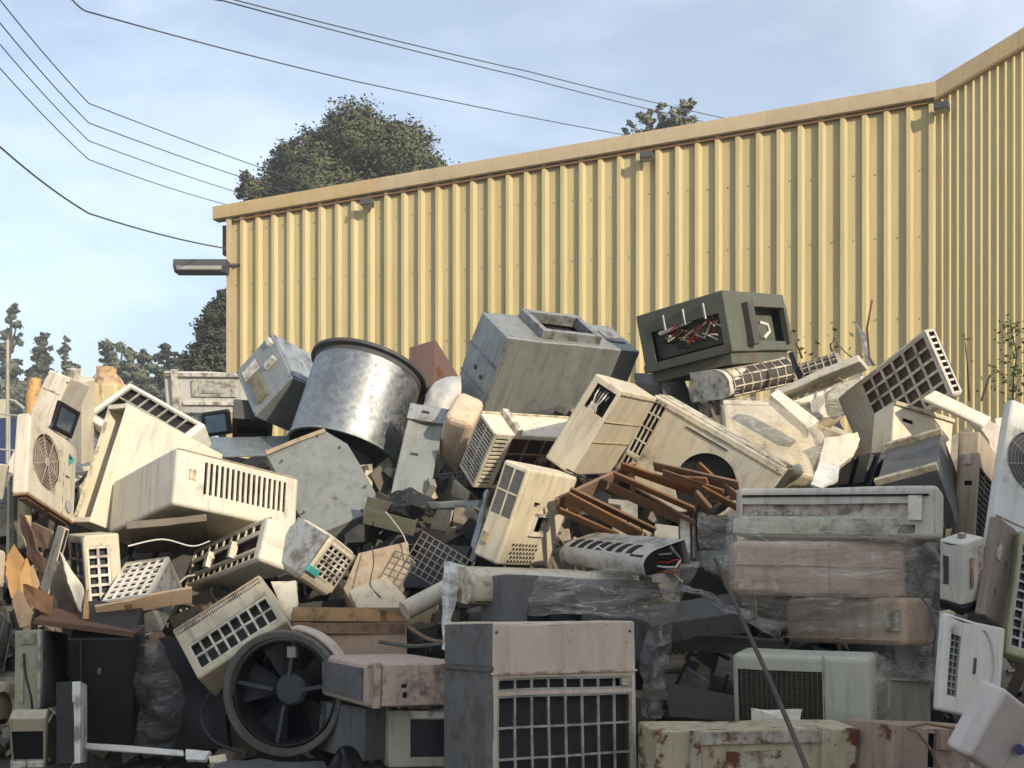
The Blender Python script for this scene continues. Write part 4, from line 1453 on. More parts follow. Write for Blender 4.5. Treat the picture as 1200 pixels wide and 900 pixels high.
for layer in range(3):
    x = -6.0
    while x < 6.2:
        z = .1
        while z < 3.4:
            Y = front_y(z) + layer * .75 + rg.uniform(-.15, .25)
            X = x + rg.uniform(-.2, .2)
            px, py = 600 + 1200 * X / Y, 600 - 1200 * (z + .28 - 1.6) / Y
            if py > sil(px):
                sz = (rg.uniform(.35, .8), rg.uniform(.25, .6), rg.uniform(.2, .5))
                q = Euler((rg.gauss(0, .35), rg.gauss(0, .35), rg.uniform(0, 3.1))).to_matrix()
                m.box((X, Y, z), sz, q)
            z += .36
        x += .42
for k in range(420):
    X, Y, z = rg.uniform(-7.5, 7), rg.uniform(9.3, 13), rg.choice((rg.uniform(1.6, 2.3), rg.uniform(0, 2.2)))
    px, py = 600 + 1200 * X / Y, 600 - 1200 * (z + .35 - 1.6) / Y
    if py > sil(px):
        m.box((X, Y, z), (rg.uniform(.35, .8), rg.uniform(.3, .7), rg.uniform(.25, .5)), Euler((rg.gauss(0, .35), rg.gauss(0, .35), rg.uniform(0, 3.1))).to_matrix())
for k in range(2600):
    z = rg.uniform(.05, 3.1)
    X = rg.uniform(-5.5, 5.5)
    Y = front_y(z) - rg.uniform(.0, .55)
    px, py = 600 + 1200 * X / Y, 600 - 1200 * (z + .12 - 1.6) / Y
    if py < sil(px) + 12:
        continue
    q = Euler((rg.gauss(0, .7), rg.gauss(0, .7), rg.uniform(0, 6.2))).to_matrix()
    w_ = rg.random()
    if w_ < .35:
        m.box((X, Y, z), (rg.uniform(.05, .22), rg.uniform(.04, .16), rg.uniform(.03, .14)), q)
    elif w_ < .75:
        m.box((X, Y, z), (rg.uniform(.12, .42), rg.uniform(.006, .02), rg.uniform(.05, .24)), q)
    elif w_ < .9:
        m.box((X, Y, z), (rg.uniform(.25, .6), .02, .025), q)
    elif w_ < .94:
        g = grille_mesh(Frame((1, 1, 1), 'F'), 0, 0, .3, .22, 7, 5, .006, h=0, t=.006)
        g.map(lambda p: Vector((X, Y, z)) + q @ (p - Vector((-.35, -.5, .11))))
        o_ = len(grl.v)
        grl.v += g.v
        grl.f += [tuple(i_ + o_ for i_ in f_) for f_ in g.f]
    else:
        P = [Vector((X, Y, z))]
        d_ = Vector((rg.gauss(0, 1), rg.gauss(0, .4), rg.gauss(0, .6))).normalized()
        for s_ in range(7):
            d_ = (d_ + Vector((rg.gauss(0, .5), rg.gauss(0, .3), rg.gauss(-.12, .5)))).normalized()
            P.append(P[-1] + d_ * .07)
        cab.tube(P, rg.choice((.005, .007, .011)), 6)
o = cab.build('cable_tangle', heap_mat())
tag(o, 'loose cables and thin hoses straggling through the gaps of the pile', 'cables', kind='stuff')
o = grl.build('loose_grille_scrap', GRILLG)
tag(o, 'broken bits of wire grille caught in the gaps of the pile', 'scrap', kind='stuff')
o = m.build('scrap_mass', heap_mat())
tag(o, 'jumble of dark scrap filling the gaps inside the pile', 'scrap', kind='stuff')

# ------------------------------------------------------------------ left side of the pile
unit('stained_case', 'leaning_condenser', 'long stained white case leaning at far left, brown streaks on its face', 'condenser unit', STAINW,
     [('F', 'panel', .1, .82, .9, .835, .004, STAINW, 'seam_strip'), ('F', 'slots', .3, .35, .62, .50, 3, .45, 'h'), ('F', 'screws')], r=.012, core=DARK)
unit('notched_post', 'notched_case', 'narrow cream upright behind the leaning stained case', 'casing', CREAM, [('F', 'panel', .2, .9, .8, 1.12, .05, CREAM, 'notch_block')], r=.008)
t = unit('dark_screen', 'small_monitor', 'small dark-glassed screen in a black frame beside the stained case', 'screen', BLACK, [('F', 'open', .12, .14, .88, .86)], r=.01, core=plain('blue_grey_glass', (66, 84, 100), .15, var=.3), inset=.012)
t = unit('fan_unit', 'fan_condenser', 'cream fan condenser with round brown grille and teal triangle badge, far left', 'condenser unit', CREAM,
     [('F', 'fan', .37, .54, .34, GRILLG, DUSTY), ('F', 'slots', .76, .52, .86, .55, 1, .99, 'h'), ('F', 'panel', .705, .02, .712, .98, .003, BEIGE, 'seam_strip'),
      ('D', 'panel', .08, .2, .45, .7, .012, BROWNBASE, 'base_rail'), ('D', 'panel', .55, .2, .92, .7, .012, BROWNBASE, 'base_rail'), ('D', 'panel', .02, .03, .98, .97, .004, BROWNBASE, 'base_pan')],
     r=.018, core=BROWNBASE)
fr = Frame(pose('fan_unit')[2], 'F')
m = MB()
m.face(fr.q(.78, .86, .012), fr.q(.93, .82, .012), fr.q(.80, .68, .012))
m.build('badge', TEAL, t)
m = MB()
m.face(fr.q(.785, .845, .014), fr.q(.86, .80, .014), fr.q(.80, .765, .014))
m.build('badge', NAVY, t)
m = MB()
m.lathe([(0, .012), (.045, .012)], 20)
cc = fr.q(.83, .16)
to = Matrix((fr.u, fr.v, fr.n)).transposed()
m.map(lambda p: cc + to @ p)
m.build('round_sticker', plain('faded_lilac_sticker', (178, 174, 178), .6), t)
unit('coil_frame', 'coil_condenser', 'white-framed condenser on its side showing black coil through wire grid, upper left', 'condenser unit', WHITE,
     [('F', 'grid', .06, .12, .94, .93, 7, 3, .014, GRILLG), ('D', 'grid', .1, .1, .9, .55, 6, 2, .014, GRILLG)], core=COILH, r=.02)
t = unit('open_sleeve', 'open_casing', 'big cream sheet-metal casing, open on its left end, tilted at upper left', 'casing', CREAM,
     [('L', 'open', .06, .04, .94, .96), ('F', 'open', .50, .52, .86, .70)], core=None, r=.008, amp=.01, dents=3, rim=.03)
d = pose('open_sleeve')[2]
m = MB()
m.box((d[0] * .15, 0, d[2] * .5), (d[0] * .62, d[1] * .8, d[2] * .88))
m.build('inner_lining', BROWNBASE, t)
t = unit('louvre_box', 'louvred_air_conditioner', 'large cream box with a row of sixteen curved vent slots in its front', 'air conditioner', CREAM,
     [('F', 'slots', .22, .28, .91, .84, 16, .52, 'v'), ('F', 'panel', .105, .48, .155, .66, .004, BEIGE, 'finger_recess'), ('F', 'panel', .01, .955, .99, .97, .003, BEIGE, 'lid_seam')],
     core=DARK, r=.024, dents=1, rim=.02)
unit('underboard', 'cardboard_sheet', 'dull brown board lying under the big louvred cream box', 'board', paint('dull_board', (120, 108, 90), .6), r=.004, dents=2)
unit('tall_grid', 'coil_condenser', 'upright cream unit with two columns of coil windows, left, below the open casing', 'condenser unit', CREAM2,
     [('F', 'grid', .08, .04, .72, .86, 2, 7, .016, CREAM), ('L', 'grid', .08, .05, .9, .92, 2, 4, .012, GRILLG)], core=COILV, r=.014)
unit('tilted_grid', 'lattice_grille_unit', 'tilted grey-white unit with a five by eight lattice grille, left of the cardboard flap', 'condenser unit', GRILLG,
     [('F', 'grid', .03, .04, .97, .95, 5, 7, .014, WHITE), ('R', 'panel', .1, .1, .9, .9, .004, GREYMET, 'side_panel')], core=COILH, r=.01)
unit('card_flap', 'cardboard_box', 'long flattened tan cardboard carton lying above the black cabinet', 'cardboard box', CARD, [('F', 'panel', .3, .2, .36, .8, .002, CARD2, 'tape')], r=.004, amp=.014, dents=3)
unit('beige_plank', 'metal_strip', 'tall narrow beige strip standing between cardboard and white leaf', 'strip', BEIGE, [('F', 'open', .28, .3, .40, .7)], r=.004, core=DARK, inset=.008)
slab('scrap_sheet', 'bright white folded panel with pointed top at lower left', 'panel', [(70, 646, 6.25), (78, 660, 6.2), (100, 693, 6.05), (93, 716, 6.0), (80, 688, 6.1), (78, 675, 6.15)], .012, WHITE)
slab('scrap_sheet', 'dark grey-brown triangular panel left of the white folded panel', 'panel', [(69, 650, 6.3), (78, 676, 6.25), (93, 718, 6.15), (96, 724, 6.2), (60, 722, 6.35), (60, 690, 6.4)], .02, paint('grey_brown_panel', (104, 94, 82), .5))
slab('scrap_sheet', 'rusted narrow sheet under the fan condenser with bent edge', 'panel', [(22, 600, 6.75), (30, 612, 6.7), (52, 656, 6.6), (49, 672, 6.6), (32, 650, 6.7), (24, 625, 6.75)], .012, RUSTY)
slab('scrap_sheet', 'brown dented base plate hanging below the fan condenser', 'panel', [(38, 612, 6.8), (60, 622, 6.7), (58, 644, 6.7), (40, 640, 6.8)], .02, BROWNBASE)
unit('edge_slab', 'grimy_case', 'grey grimy case with lit green edge at the left border', 'casing', GREENISH, [('F', 'panel', .35, .03, .62, .97, .012, DIRTGREY, 'dirty_strip')], r=.02, dents=3)
unit('edge_white', 'white_case', 'bright white case corner cut off by the left border', 'casing', WHITE, [('F', 'open', .1, .1, .5, .3)], r=.012, core=DARK)
unit('edge_card_white', 'white_case', 'pale rounded case at the left border beside torn cardboard', 'casing', WHITE, r=.03)
# torn cardboard
CG = 'torn cardboard at the left'
slab('cardboard_sheet', 'tall torn orange-brown cardboard sheet with jagged top, far left', 'cardboard', [(18, 640, 6.3), (28, 655, 6.25), (31, 653, 6.3), (37, 668, 6.3), (38, 690, 6.2), (26, 705, 6.1), (12, 700, 6.15), (6, 672, 6.25), (9, 652, 6.3)], .008, CARD, CG)
slab('cardboard_sheet', 'pointed cardboard flap left of the beige strip', 'cardboard', [(38, 662, 6.4), (47, 684, 6.35), (44, 692, 6.3), (31, 684, 6.3), (33, 672, 6.35)], .008, CARD, CG)
slab('cardboard_sheet', 'dark brown folded cardboard flap in front of the orange sheet', 'cardboard', [(24, 682, 6.05), (40, 688, 5.95), (60, 698, 5.9), (58, 720, 5.85), (44, 714, 5.85), (27, 704, 5.95)], .01, CARD2, CG)
slab('cardboard_sheet', 'long tan cardboard tongue hanging down over the ribbed panel', 'cardboard', [(13, 704, 6.0), (22, 690, 6.0), (39, 718, 5.85), (33, 734, 5.8), (25, 736, 5.8)], .008, CARD, CG)
slab('cardboard_sheet', 'small pale cardboard corner beside the white folded panel', 'cardboard', [(100, 693, 6.0), (103, 690, 6.0), (103, 725, 5.95), (96, 726, 5.95)], .008, CARD, CG)
t = unit('ribbed_panel', 'pressed_metal_cabinet', 'greenish cream cabinet with pressed ribs and peeling rusty side, lower left', 'cabinet', GREENISH,
     [('F', 'panel', .2, .82, .75, .95, .008, GREENISH, 'pressed_rib'), ('F', 'panel', .22, .1, .34, .68, .008, GREENISH, 'pressed_rib'), ('F', 'panel', .86, .02, .97, .98, .012, GREENISH, 'edge_rib'),
      ('R', 'panel', .02, .02, .98, .98, .004, paint('peeling_brown_side', (96, 84, 74), .7, rust=.25, rough=.8), 'side_sheet')], r=.008, dents=2)
unit('black_cabinet', 'black_cabinet', 'tall sooty black cabinet in the shade below the brown sheet', 'cabinet', SOOT, [('F', 'panel', .18, .02, .2, .98, .01, DKGREY, 'door_edge'), ('F', 'panel', .45, .68, .5, .72, .01, GRILLG, 'label')], r=.01, dents=3)
unit('brown_sheet', 'wooden_board', 'brown board lying across the top of the black cabinet', 'board', paint('brown_board', (112, 84, 66), .5, rough=.8), r=.003)
unit('white_edge_box', 'thin_appliance', 'thin black appliance with a white front edge standing on the ground, lower left', 'appliance', SOOT, [('R', 'panel', .0, .0, 1.0, 1.0, .02, WHITE, 'front_cover')], r=.006)
unit('screen_cab', 'small_cabinet', 'small cream cabinet with square black screen in the lower left corner', 'cabinet', BEIGE, [('F', 'open', .06, .16, .94, .74), ('F', 'panel', .05, .03, .48, .13, .006, WHITE, 'button_strip'), ('F', 'panel', .52, .03, .95, .13, .006, WHITE, 'button_strip')], core=BLACK, r=.008, inset=.012)
unit('corner_fan_case', 'fan_casing', 'cream casing with round fan opening at the bottom left border', 'casing', CREAM2, [('F', 'hole', .55, .42, .36), ('F', 'panel', .9, .02, .97, .98, .01, CREAM2, 'edge_rib')], core=TAN, r=.02)
unit('wire_coil', 'bare_coil', 'grey bare coil of fins leaning at the left border above the ribbed cabinet', 'coil', GREYMET, [('F', 'grid', .04, .04, .96, .96, 3, 22, .006, GREYMET)], core=COILH, r=.006)

# things on the far side of the pile, left
t = unit('canister', 'plastic_container', 'cream container with orange stained shoulders behind the pile, left', 'container', paint('aged_container', (222, 206, 160), .5, grime=(150, 104, 50)), [('F', 'panel', .55, .02, .57, .98, .006, CREAM2, 'edge_rib')], r=.04)
d = pose('canister')[2]
m = MB()
pr = [(.5, 0), (.5, .17), (.36, .24), (.30, .26), (.30, .34), (0, .345)]
m.lathe([(a * d[0] * 1.02, z) for a, z in pr], 8)
m.map(lambda p: Vector((p.x * 1.02, p.y * .8, p.z + d[2] - .16)))
m.build('stained_top', paint('orange_stained_plastic', (198, 158, 98), .55, grime=(150, 92, 36)), t)
t = thing('plastic_container', 'small orange stained drum behind the leaning stained case', 'container', at(40, 520, 11.6))
m = MB()
m.lathe([(.001, -.35), (.085, -.35), (.085, .55), (.07, .62), (.07, .74), (.001, .75)], 16)
m.build('body', paint('orange_stained_plastic2', (206, 168, 116), .5, grime=(160, 112, 62)), t)
t = unit('tailgate', 'pickup_tailgate', 'white pressed-steel pickup tailgate standing behind the pile, left of the wall', 'tailgate', paint('worn_white_steel', (204, 202, 196), .5),
     [('F', 'panel', .02, .9, .98, .98, .03, WHITE, 'top_rail'), ('F', 'panel', .10, -.02, .16, 1.06, .05, WHITE, 'upright'), ('F', 'panel', .30, .42, .78, .80, .014, paint('worn_white_steel', (204, 202, 196)), 'pressed_panel'),
      ('F', 'panel', .38, .5, .64, .70, .022, paint('worn_white_steel', (204, 202, 196)), 'pressed_panel'), ('F', 'panel', .2, .22, .95, .30, .02, WHITE, 'lower_rail')], r=.02)
unit('glass_box', 'glass_fronted_box', 'black-framed box with reflective glass below the white tailgate', 'box', BLACK, [('F', 'open', .14, .14, .86, .84)], core=plain('sky_glass', (120, 140, 150), .08, var=.4), inset=.012, r=.03)
unit('pale_sheet', 'metal_sheet', 'pale bluish metal sheet lying flat behind the louvred cream box', 'sheet', GALVD, r=.004, amp=.02)
unit('dark_panel', 'dark_case', 'low black case with two windows below the grey box', 'casing', DKGREY, [('F', 'grid', .08, .2, .95, .7, 2, 1, .02, DKGREY)], core=BLACK, r=.008)
t = unit('grey_box', 'fuse_box', 'grey steel control box tipped on its corner left of the galvanised drum', 'control box', GREYMET,
     [('F', 'panel', .12, .66, .48, .86, .004, WHITE, 'label_plate'), ('F', 'panel', .2, .12, .44, .62, .02, paint('olive_plate', (120, 118, 84), .5), 'cover_plate'), ('F', 'panel', .62, .5, .86, .58, .03, WHITE, 'handle'), ('F', 'panel', .86, .8, .95, .92, .03, WHITE, 'plug'), ('F', 'screws'), ('R', 'panel', .04, .04, .96, .96, .003, paint('bluish_grey_metal', (150, 160, 168), .3, metal=.2), 'side_sheet')], r=.012)
unit('rust_box', 'rusty_box', 'purplish brown rusty box with a slot behind the galvanised drum', 'box', RUSTY, [('R', 'open', .3, .1, .48, .45)], core=DARK, r=.01)
# galvanised drum
A, B = at(432, 437, 9.12), at(402, 531, 8.84)
ax = (B - A).normalized()
L = (B - A).length
t = thing('galvanised_drum', 'shiny galvanised steel duct drum with dark flanged rim, tilted open end down', 'duct', A)
zq = ax.to_track_quat('Z', 'Y').to_matrix()
RD = .482
m = MB()
m.lathe([(RD, 0), (RD, L), (RD - .006, L), (RD - .006, 0)], 64, close=True)
m.map(lambda p: zq @ (p * (1 + .01 * noise.noise(p * 3))))
m.build('drum_shell', GALV, t)
m = MB()
m.lathe([(RD - .02, -.03), (RD + .045, -.03), (RD + .045, .0), (RD + .004, .012), (RD + .004, .05), (RD - .02, .05)], 64, close=True)
m.map(lambda p: zq @ p)
m.build('rim_flange', DKGREY, t)
m = MB()
m.lathe([(RD - .012, L - .01), (RD + .012, L - .01), (RD + .012, L + .01), (RD - .012, L + .01)], 64, close=True)
m.map(lambda p: zq @ p)
m.build('lower_rim', GALVD, t)
m = MB()
m.lathe([(0.001, .1), (RD - .02, .1)], 48)
m.map(lambda p: zq @ p)
m.build('end_plate', SOOT, t)
# big grey hood panel
o = slab('sheet_metal_hood', 'broad grey-green sheet-metal hood side with rusty corner, below the galvanised drum', 'panel',
     [(311, 531, 7.9), (345, 517, 8.0), (380, 504, 8.1), (407, 520, 7.95), (424, 548, 7.8), (440, 577, 7.65), (430, 602, 7.55), (366, 629, 7.4), (350, 603, 7.55)], .34, GREYGRN)
m = MB()
for p_, q_ in (((311, 531, 7.88), (345, 517, 7.98)), ((345, 517, 7.98), (380, 504, 8.08))):
    m.bar(at(*p_) - o.location, at(*q_) - o.location, .05, .03)
m.build('rolled_edge', paint('rusty_edge', (170, 150, 124), .6, rust=.35), o)
for p_ in ((372, 512, 8.03), (398, 524, 7.92), (428, 570, 7.66), (424, 598, 7.54), (372, 621, 7.4), (356, 600, 7.52), (330, 540, 7.83)):
    m = MB()
    m.lathe([(0, .005), (.009, .003), (.011, -.003)], 10)
    q_ = at(*p_) - o.location
    m.map(lambda v: Vector((v.x, -v.z, v.y)) + q_)
    m.build('rivet', DKGREY, o)


# ------------------------------------------------------------------ centre
unit('open_tall_box', 'torn_metal_box', 'tall grey-green metal box with torn flap, right of the galvanised drum', 'box', GREYGRN, [('F', 'panel', -.02, .84, 1.02, 1.02, .012, GREYMET, 'bent_flap'), ('F', 'panel', .35, .93, .55, .945, .03, DKGREY, 'handle'), ('F', 'panel', .3, .45, .5, .47, .003, DKGREY, 'scratch')], r=.01, dents=3, big=.05)
unit('round_box', 'rounded_case', 'rounded grey-beige case between the torn box and slatted unit', 'casing', DUSTY, r=.06, dents=2)
film('dust_sheet', 'crumpled white plastic cowl beside the big grey duct box', [[(500, 462, 9.0), (508, 448, 9.1), (525, 442, 9.1), (540, 440, 9.0)], [(496, 476, 8.8), (508, 470, 8.75), (524, 466, 8.75), (540, 462, 8.9)], [(500, 484, 8.8), (512, 482, 8.7), (524, 480, 8.7), (536, 474, 8.9)]], paint('white_cowl', (206, 202, 192), .3), .03, 20, 14, 3)
t = unit('duct_box', 'air_handler', 'big grey sheet-metal air handler with raised square duct collar on top, centre', 'air handler', paint('galvanised_grey_paint', (158, 161, 156), .45, metal=.4, rust=.03, rough=.42),
     [('T', 'open', .30, .22, .66, .84), ('L', 'panel', -.01, .62, 1.01, .64, .006, GREYMET, 'seam_strip'), ('L', 'panel', -.01, .30, 1.01, .315, .006, GREYMET, 'seam_strip'), ('F', 'panel', -.004, .0, .012, 1.0, .006, GREYMET, 'corner_strip'),
      ('T', 'panel', .82, .3, .95, .7, .006, GREYMET, 'cover_plate'), ('L', 'panel', .38, .44, .44, .48, .012, DKGREY, 'bolt'), ('L', 'panel', .62, .4, .68, .44, .012, DKGREY, 'bolt'), ('F', 'screws'), ('T', 'screws')],
     r=.012, core=DARK, amp=.012, dents=4, big=.03)
fr = Frame(pose('duct_box')[2], 'T')
for (u0, v0, u1, v1) in ((.26, .12, .70, .22), (.26, .84, .70, .94), (.26, .22, .30, .84), (.66, .22, .70, .84)):
    m = MB()
    m.v = [tuple(fr.q((u0, u1)[i & 1], (v0, v1)[(i >> 1) & 1], (-.003, .075)[i >> 2])) for i in range(8)]
    for q in ((0, 2, 3, 1), (4, 5, 7, 6), (0, 1, 5, 4), (2, 6, 7, 3), (0, 4, 6, 2), (1, 3, 7, 5)):
        m.f.append(q)
    m.build('duct_collar', GREYMET, t)
unit('slat_unit', 'slatted_condenser', 'cream unit with louvred end and slotted corner, wedged under the grey air handler', 'condenser unit', CREAM2,
     [('L', 'grid', .05, .04, .95, .96, 2, 15, .010, CREAM), ('F', 'slots', .03, .08, .16, .95, 12, .5, 'h'), ('F', 'grid', .2, .06, .97, .93, 4, 3, .012, BROWNBASE), ('T', 'panel', .22, .0, .28, 1.0, .04, CREAM, 'fold_strip'), ('T', 'panel', .0, .93, 1.0, .98, .01, CREAM2, 'edge_rib')], core=COIL, r=.012)
t = unit('open_panel_unit', 'tall_condenser', 'tall cream unit leaning right with an open terminal box near its top', 'condenser unit', CREAM2,
     [('F', 'open', .22, .66, .9, .93), ('R', 'panel', .02, .955, .98, .965, .003, BEIGE, 'lid_seam'), ('R', 'panel', .02, .64, .98, .645, .002, BEIGE, 'crease'), ('R', 'panel', .02, .4, .98, .405, .002, BEIGE, 'crease')], core=BLACK, r=.016)
fr = Frame(pose('open_panel_unit')[2], 'F')
for k in range(5):
    m = MB()
    m.tube([fr.q(.3 + .1 * k, .9, -.04), fr.q(.35 + .09 * k, .82, .0), fr.q(.4 + .05 * k, .74, -.01), fr.q(.3 + .1 * k, .67, -.02)], .006, 5)
    m.build('cable', (WHITEW, DKGREY, GRILLG, WHITEW, BLACK)[k], t)
m = MB()
m.box(fr.q(.45, .70, -.02), (.05, .03, .07))
m.build('terminal_block', WHITE, t)
for k, (px, py, Y) in enumerate(((636, 541, 7.35), (651, 547, 7.3), (681, 562, 7.2))):
    c = at(px, py, Y)
    o_ = thing('rubber_mount', ('leftmost', 'middle', 'rightmost')[k] + ' of three round brown rubber feet below the tall leaning cream unit', 'rubber foot', c, group='rubber feet in the pile')
    m = MB()
    m.lathe([(.001, .03), (.02, .035), (.03, .02), (.033, 0), (.028, -.02), (.001, -.03)], 14)
    m.map(lambda p: Euler((1.1, .2, .3)).to_matrix() @ p)
    m.build('pad', plain('brown_rubber', (84, 62, 46), .7), o_)
    m = MB()
    m.lathe([(.008, -.03), (.009, -.07), (.001, -.07)], 8)
    m.map(lambda p: Euler((1.1, .2, .3)).to_matrix() @ p)
    m.build('bolt', DKGREY, o_)
t = unit('round_hole_unit', 'fan_condenser', 'large pale condenser with an empty round fan hole and slotted edge, centre right', 'condenser unit', CREAM,
     [('F', 'hole', .60, .42, .35), ('F', 'grid', .01, .30, .12, .97, 3, 4, .012, CREAM), ('F', 'grid', .01, .03, .12, .27, 3, 2, .012, CREAM), ('F', 'panel', .30, .86, .62, .87, .003, DARK, 'slit'), ('T', 'panel', .02, .05, .98, .95, .008, CREAM, 'lid'), ('F', 'panel', .0, .93, 1.0, .94, .003, BEIGE, 'lid_seam'), ('F', 'screws')],
     core=plain('dark_fan_cavity', (44, 46, 42), .8, var=.4), r=.014)
t = unit('mesh_vent_unit', 'window_air_conditioner', 'cream unit with eight grey mesh vents on its side and a square dark window, centre', 'air conditioner', CREAM2,
     [('L', 'mesh', .10, .72, .46, .95, 9, 8, .008, DIRTGREY), ('L', 'mesh', .52, .72, .88, .95, 9, 8, .008, DIRTGREY), ('L', 'mesh', .10, .47, .46, .70, 9, 8, .008, DIRTGREY), ('L', 'mesh', .52, .47, .88, .70, 9, 8, .008, DIRTGREY),
      ('L', 'panel', .15, .16, .40, .27, .008, BEIGE, 'handle_recess'), ('F', 'open', .40, .37, .62, .53), ('F', 'panel', .38, .54, .64, .57, .012, CREAM, 'window_frame'), ('F', 'panel', .38, .33, .64, .36, .012, CREAM, 'window_frame'), ('F', 'panel', .38, .36, .42, .54, .012, CREAM, 'window_frame'), ('F', 'panel', .60, .36, .64, .54, .012, CREAM, 'window_frame'),
      ('F', 'dots', .16, .05, .66, .27, 8, 5, .0115), ('F', 'panel', .3, .66, .36, .68, .012, DARK, 'latch')], core=DARK, r=.02)
# broken wooden louvre
def plank_set():
    t = thing('broken_shutter', 'collapsed reddish wooden louvre frame with loose slats, centre of the pile', 'wooden frame', at(760, 590, 6.75))
    o0 = at(760, 590, 6.75)
    S_ = [((652, 592, 6.85), (745, 548, 6.95), .05, .09), ((664, 582, 6.7), (752, 628, 6.6), .035, .07), ((668, 574, 6.75), (768, 622, 6.7), .035, .07), ((720, 556, 6.8), (815, 598, 6.55), .035, .07), ((728, 546, 6.85), (812, 576, 6.7), .035, .07),
          ((766, 546, 6.75), (866, 569, 6.5), .03, .065), ((778, 562, 6.75), (830, 566, 6.55), .03, .06), ((714, 570, 6.85), (805, 612, 6.7), .03, .06), ((818, 544, 6.75), (852, 576, 6.7), .03, .06), ((824, 573, 6.6), (864, 595, 6.45), .03, .06),
          ((800, 604, 6.7), (838, 576, 6.6), .03, .05), ((655, 598, 6.75), (724, 628, 6.7), .03, .06), ((740, 548, 6.9), (742, 580, 6.8), .06, .04), ((668, 585, 6.78), (676, 602, 6.76), .06, .09), ((815, 580, 6.6), (832, 600, 6.55), .05, .10), ((770, 600, 6.8), (820, 606, 6.72), .03, .07), ((838, 562, 6.62), (866, 584, 6.5), .025, .06)]
    rr = random.Random(5)
    for k in range(4):
        x, y = rr.uniform(665, 850), rr.uniform(560, 606)
        an, ln = rr.gauss(.38, .35), rr.uniform(18, 52)
        S_.append(((x - ln * math.cos(an), y - ln * math.sin(an) * .8, 6.78 + rr.uniform(-.1, .12)), (x + ln * math.cos(an), min(625, y + ln * math.sin(an) * .8), 6.66 + rr.uniform(-.12, .1)), .022, rr.uniform(.035, .06)))
    for k, (a, b, wx, wy) in enumerate(S_):
        m = MB()
        A, B = at(*a) - o0, at(*b) - o0
        m.bar(A, B, wx * .5, wy * 1.5, up=(.2 * math.sin(k * 2.1), -.9, .5 + .3 * math.cos(k)))
        o = m.build('slat', WOOD, t)
        bv = o.modifiers.new('edge', 'BEVEL')
        bv.width = .004
        bv.segments = 1
plank_set()
head_unit('open_end_head', 'split_indoor_unit', 'broken grey-white indoor unit with torn open end under the wooden slats', 'air conditioner', paint('dusty_white_plastic', (188, 182, 170), .5), open_end=True,
          slots=[(.08 + .115 * k, .15 + .115 * k, .62, .76) for k in range(7)])
head_unit('long_head', 'split_indoor_unit', 'long dusty cream indoor unit with rounded left end above the front condenser', 'air conditioner', CREAM2)
unit('dark_fan_unit', 'fan_condenser', 'dusty grey condenser with dark round fan grille, under film behind the front unit', 'condenser unit', DIRTGREY, [('F', 'fan', .335, .52, .38, SOOT, BLACK), ('F', 'panel', .76, .86, .80, .92, .01, BLACK, 'knob')], core=BLACK, r=.015)
t = unit('front_unit', 'front_condenser', 'big pinkish cream condenser with wide wire-grid front, bottom centre, nearest the viewer', 'condenser unit', DUSTY,
     [('F', 'grid', .045, .675, .965, .735, 8, 1, .010, GRILLG), ('F', 'grid', .045, .08, .965, .655, 8, 4, .010, GRILLG), ('F', 'panel', .0, .755, 1.0, .765, .006, DUSTY, 'panel_seam'), ('L', 'panel', -.01, .772, 1.01, .793, .03, DIRTGREY, 'side_rail'), ('L', 'panel', .0, .0, 1.0, .77, .018, DIRTGREY, 'side_sheet'), ('L', 'panel', .0, .795, 1.0, .99, .014, DIRTGREY, 'side_sheet'), ('F', 'screws'), ('F', 'panel', .89, .688, .945, .722, .004, PINKISH, 'rating_label')],
     core=COILH, r=.014, dents=2, amp=.006, big=.015)
# head unit with slotted vents, lower left of centre
t = unit('slot_head', 'split_indoor_unit', 'cream indoor unit with bright end cap and broken louvres, below the louvred box', 'air conditioner', IVORY,
     [('T', 'grid', .03, .66, .93, .93, 9, 1, .018, IVORY), ('T', 'open', .05, .32, .93, .60), ('T', 'grid', .03, .05, .93, .26, 12, 1, .012, BEIGE), ('T', 'panel', .30, .28, .34, .64, .03, IVORY, 'broken_louvre'), ('T', 'panel', .62, .28, .65, .64, .03, IVORY, 'broken_louvre')], core=SOOT, r=.028, inset=.05)
t = unit('teal_cooler', 'rounded_cooler', 'rounded cream air cooler with fine curved grille and teal strip', 'air cooler', IVORY, [('F', 'grid', .14, .24, .96, .96, 5, 7, .010, WHITE), ('F', 'panel', .0, .22, .30, .34, .004, TEAL, 'teal_strip'), ('L', 'panel', .05, .1, .95, .95, .004, GREYMET, 'side_panel')], core=COIL, r=.05)
slab('scrap_sheet', 'plain bright cream square panel next to the teal-marked cooler', 'panel', [(318, 682, 6.5), (346, 680, 6.45), (347, 727, 6.3), (336, 728, 6.3)], .02, CREAM)
unit('flat_carton', 'cardboard_box', 'flattened brown cardboard carton stack in the centre left shade', 'cardboard box', CARD, [('F', 'panel', .0, .70, 1.0, .99, .012, CARD, 'flap'), ('F', 'panel', .76, .72, .82, .97, .015, CARD2, 'tape'), ('F', 'panel', .0, .44, .98, .66, .006, CARD2, 'flap')], r=.004, amp=.012, dents=2)
unit('vent_grid', 'vented_condenser', 'tilted cream unit with two rows of coil windows and slit band, beside the axial fan', 'condenser unit', GRILL,
     [('F', 'grid', .06, .10, .95, .60, 8, 2, .014, GRILL), ('F', 'mesh', .01, .84, .99, .985, 46, 2, .006, DUSTY)], core=fins('dark_olive_coil', (58, 60, 46), 90, 'X'), r=.016)
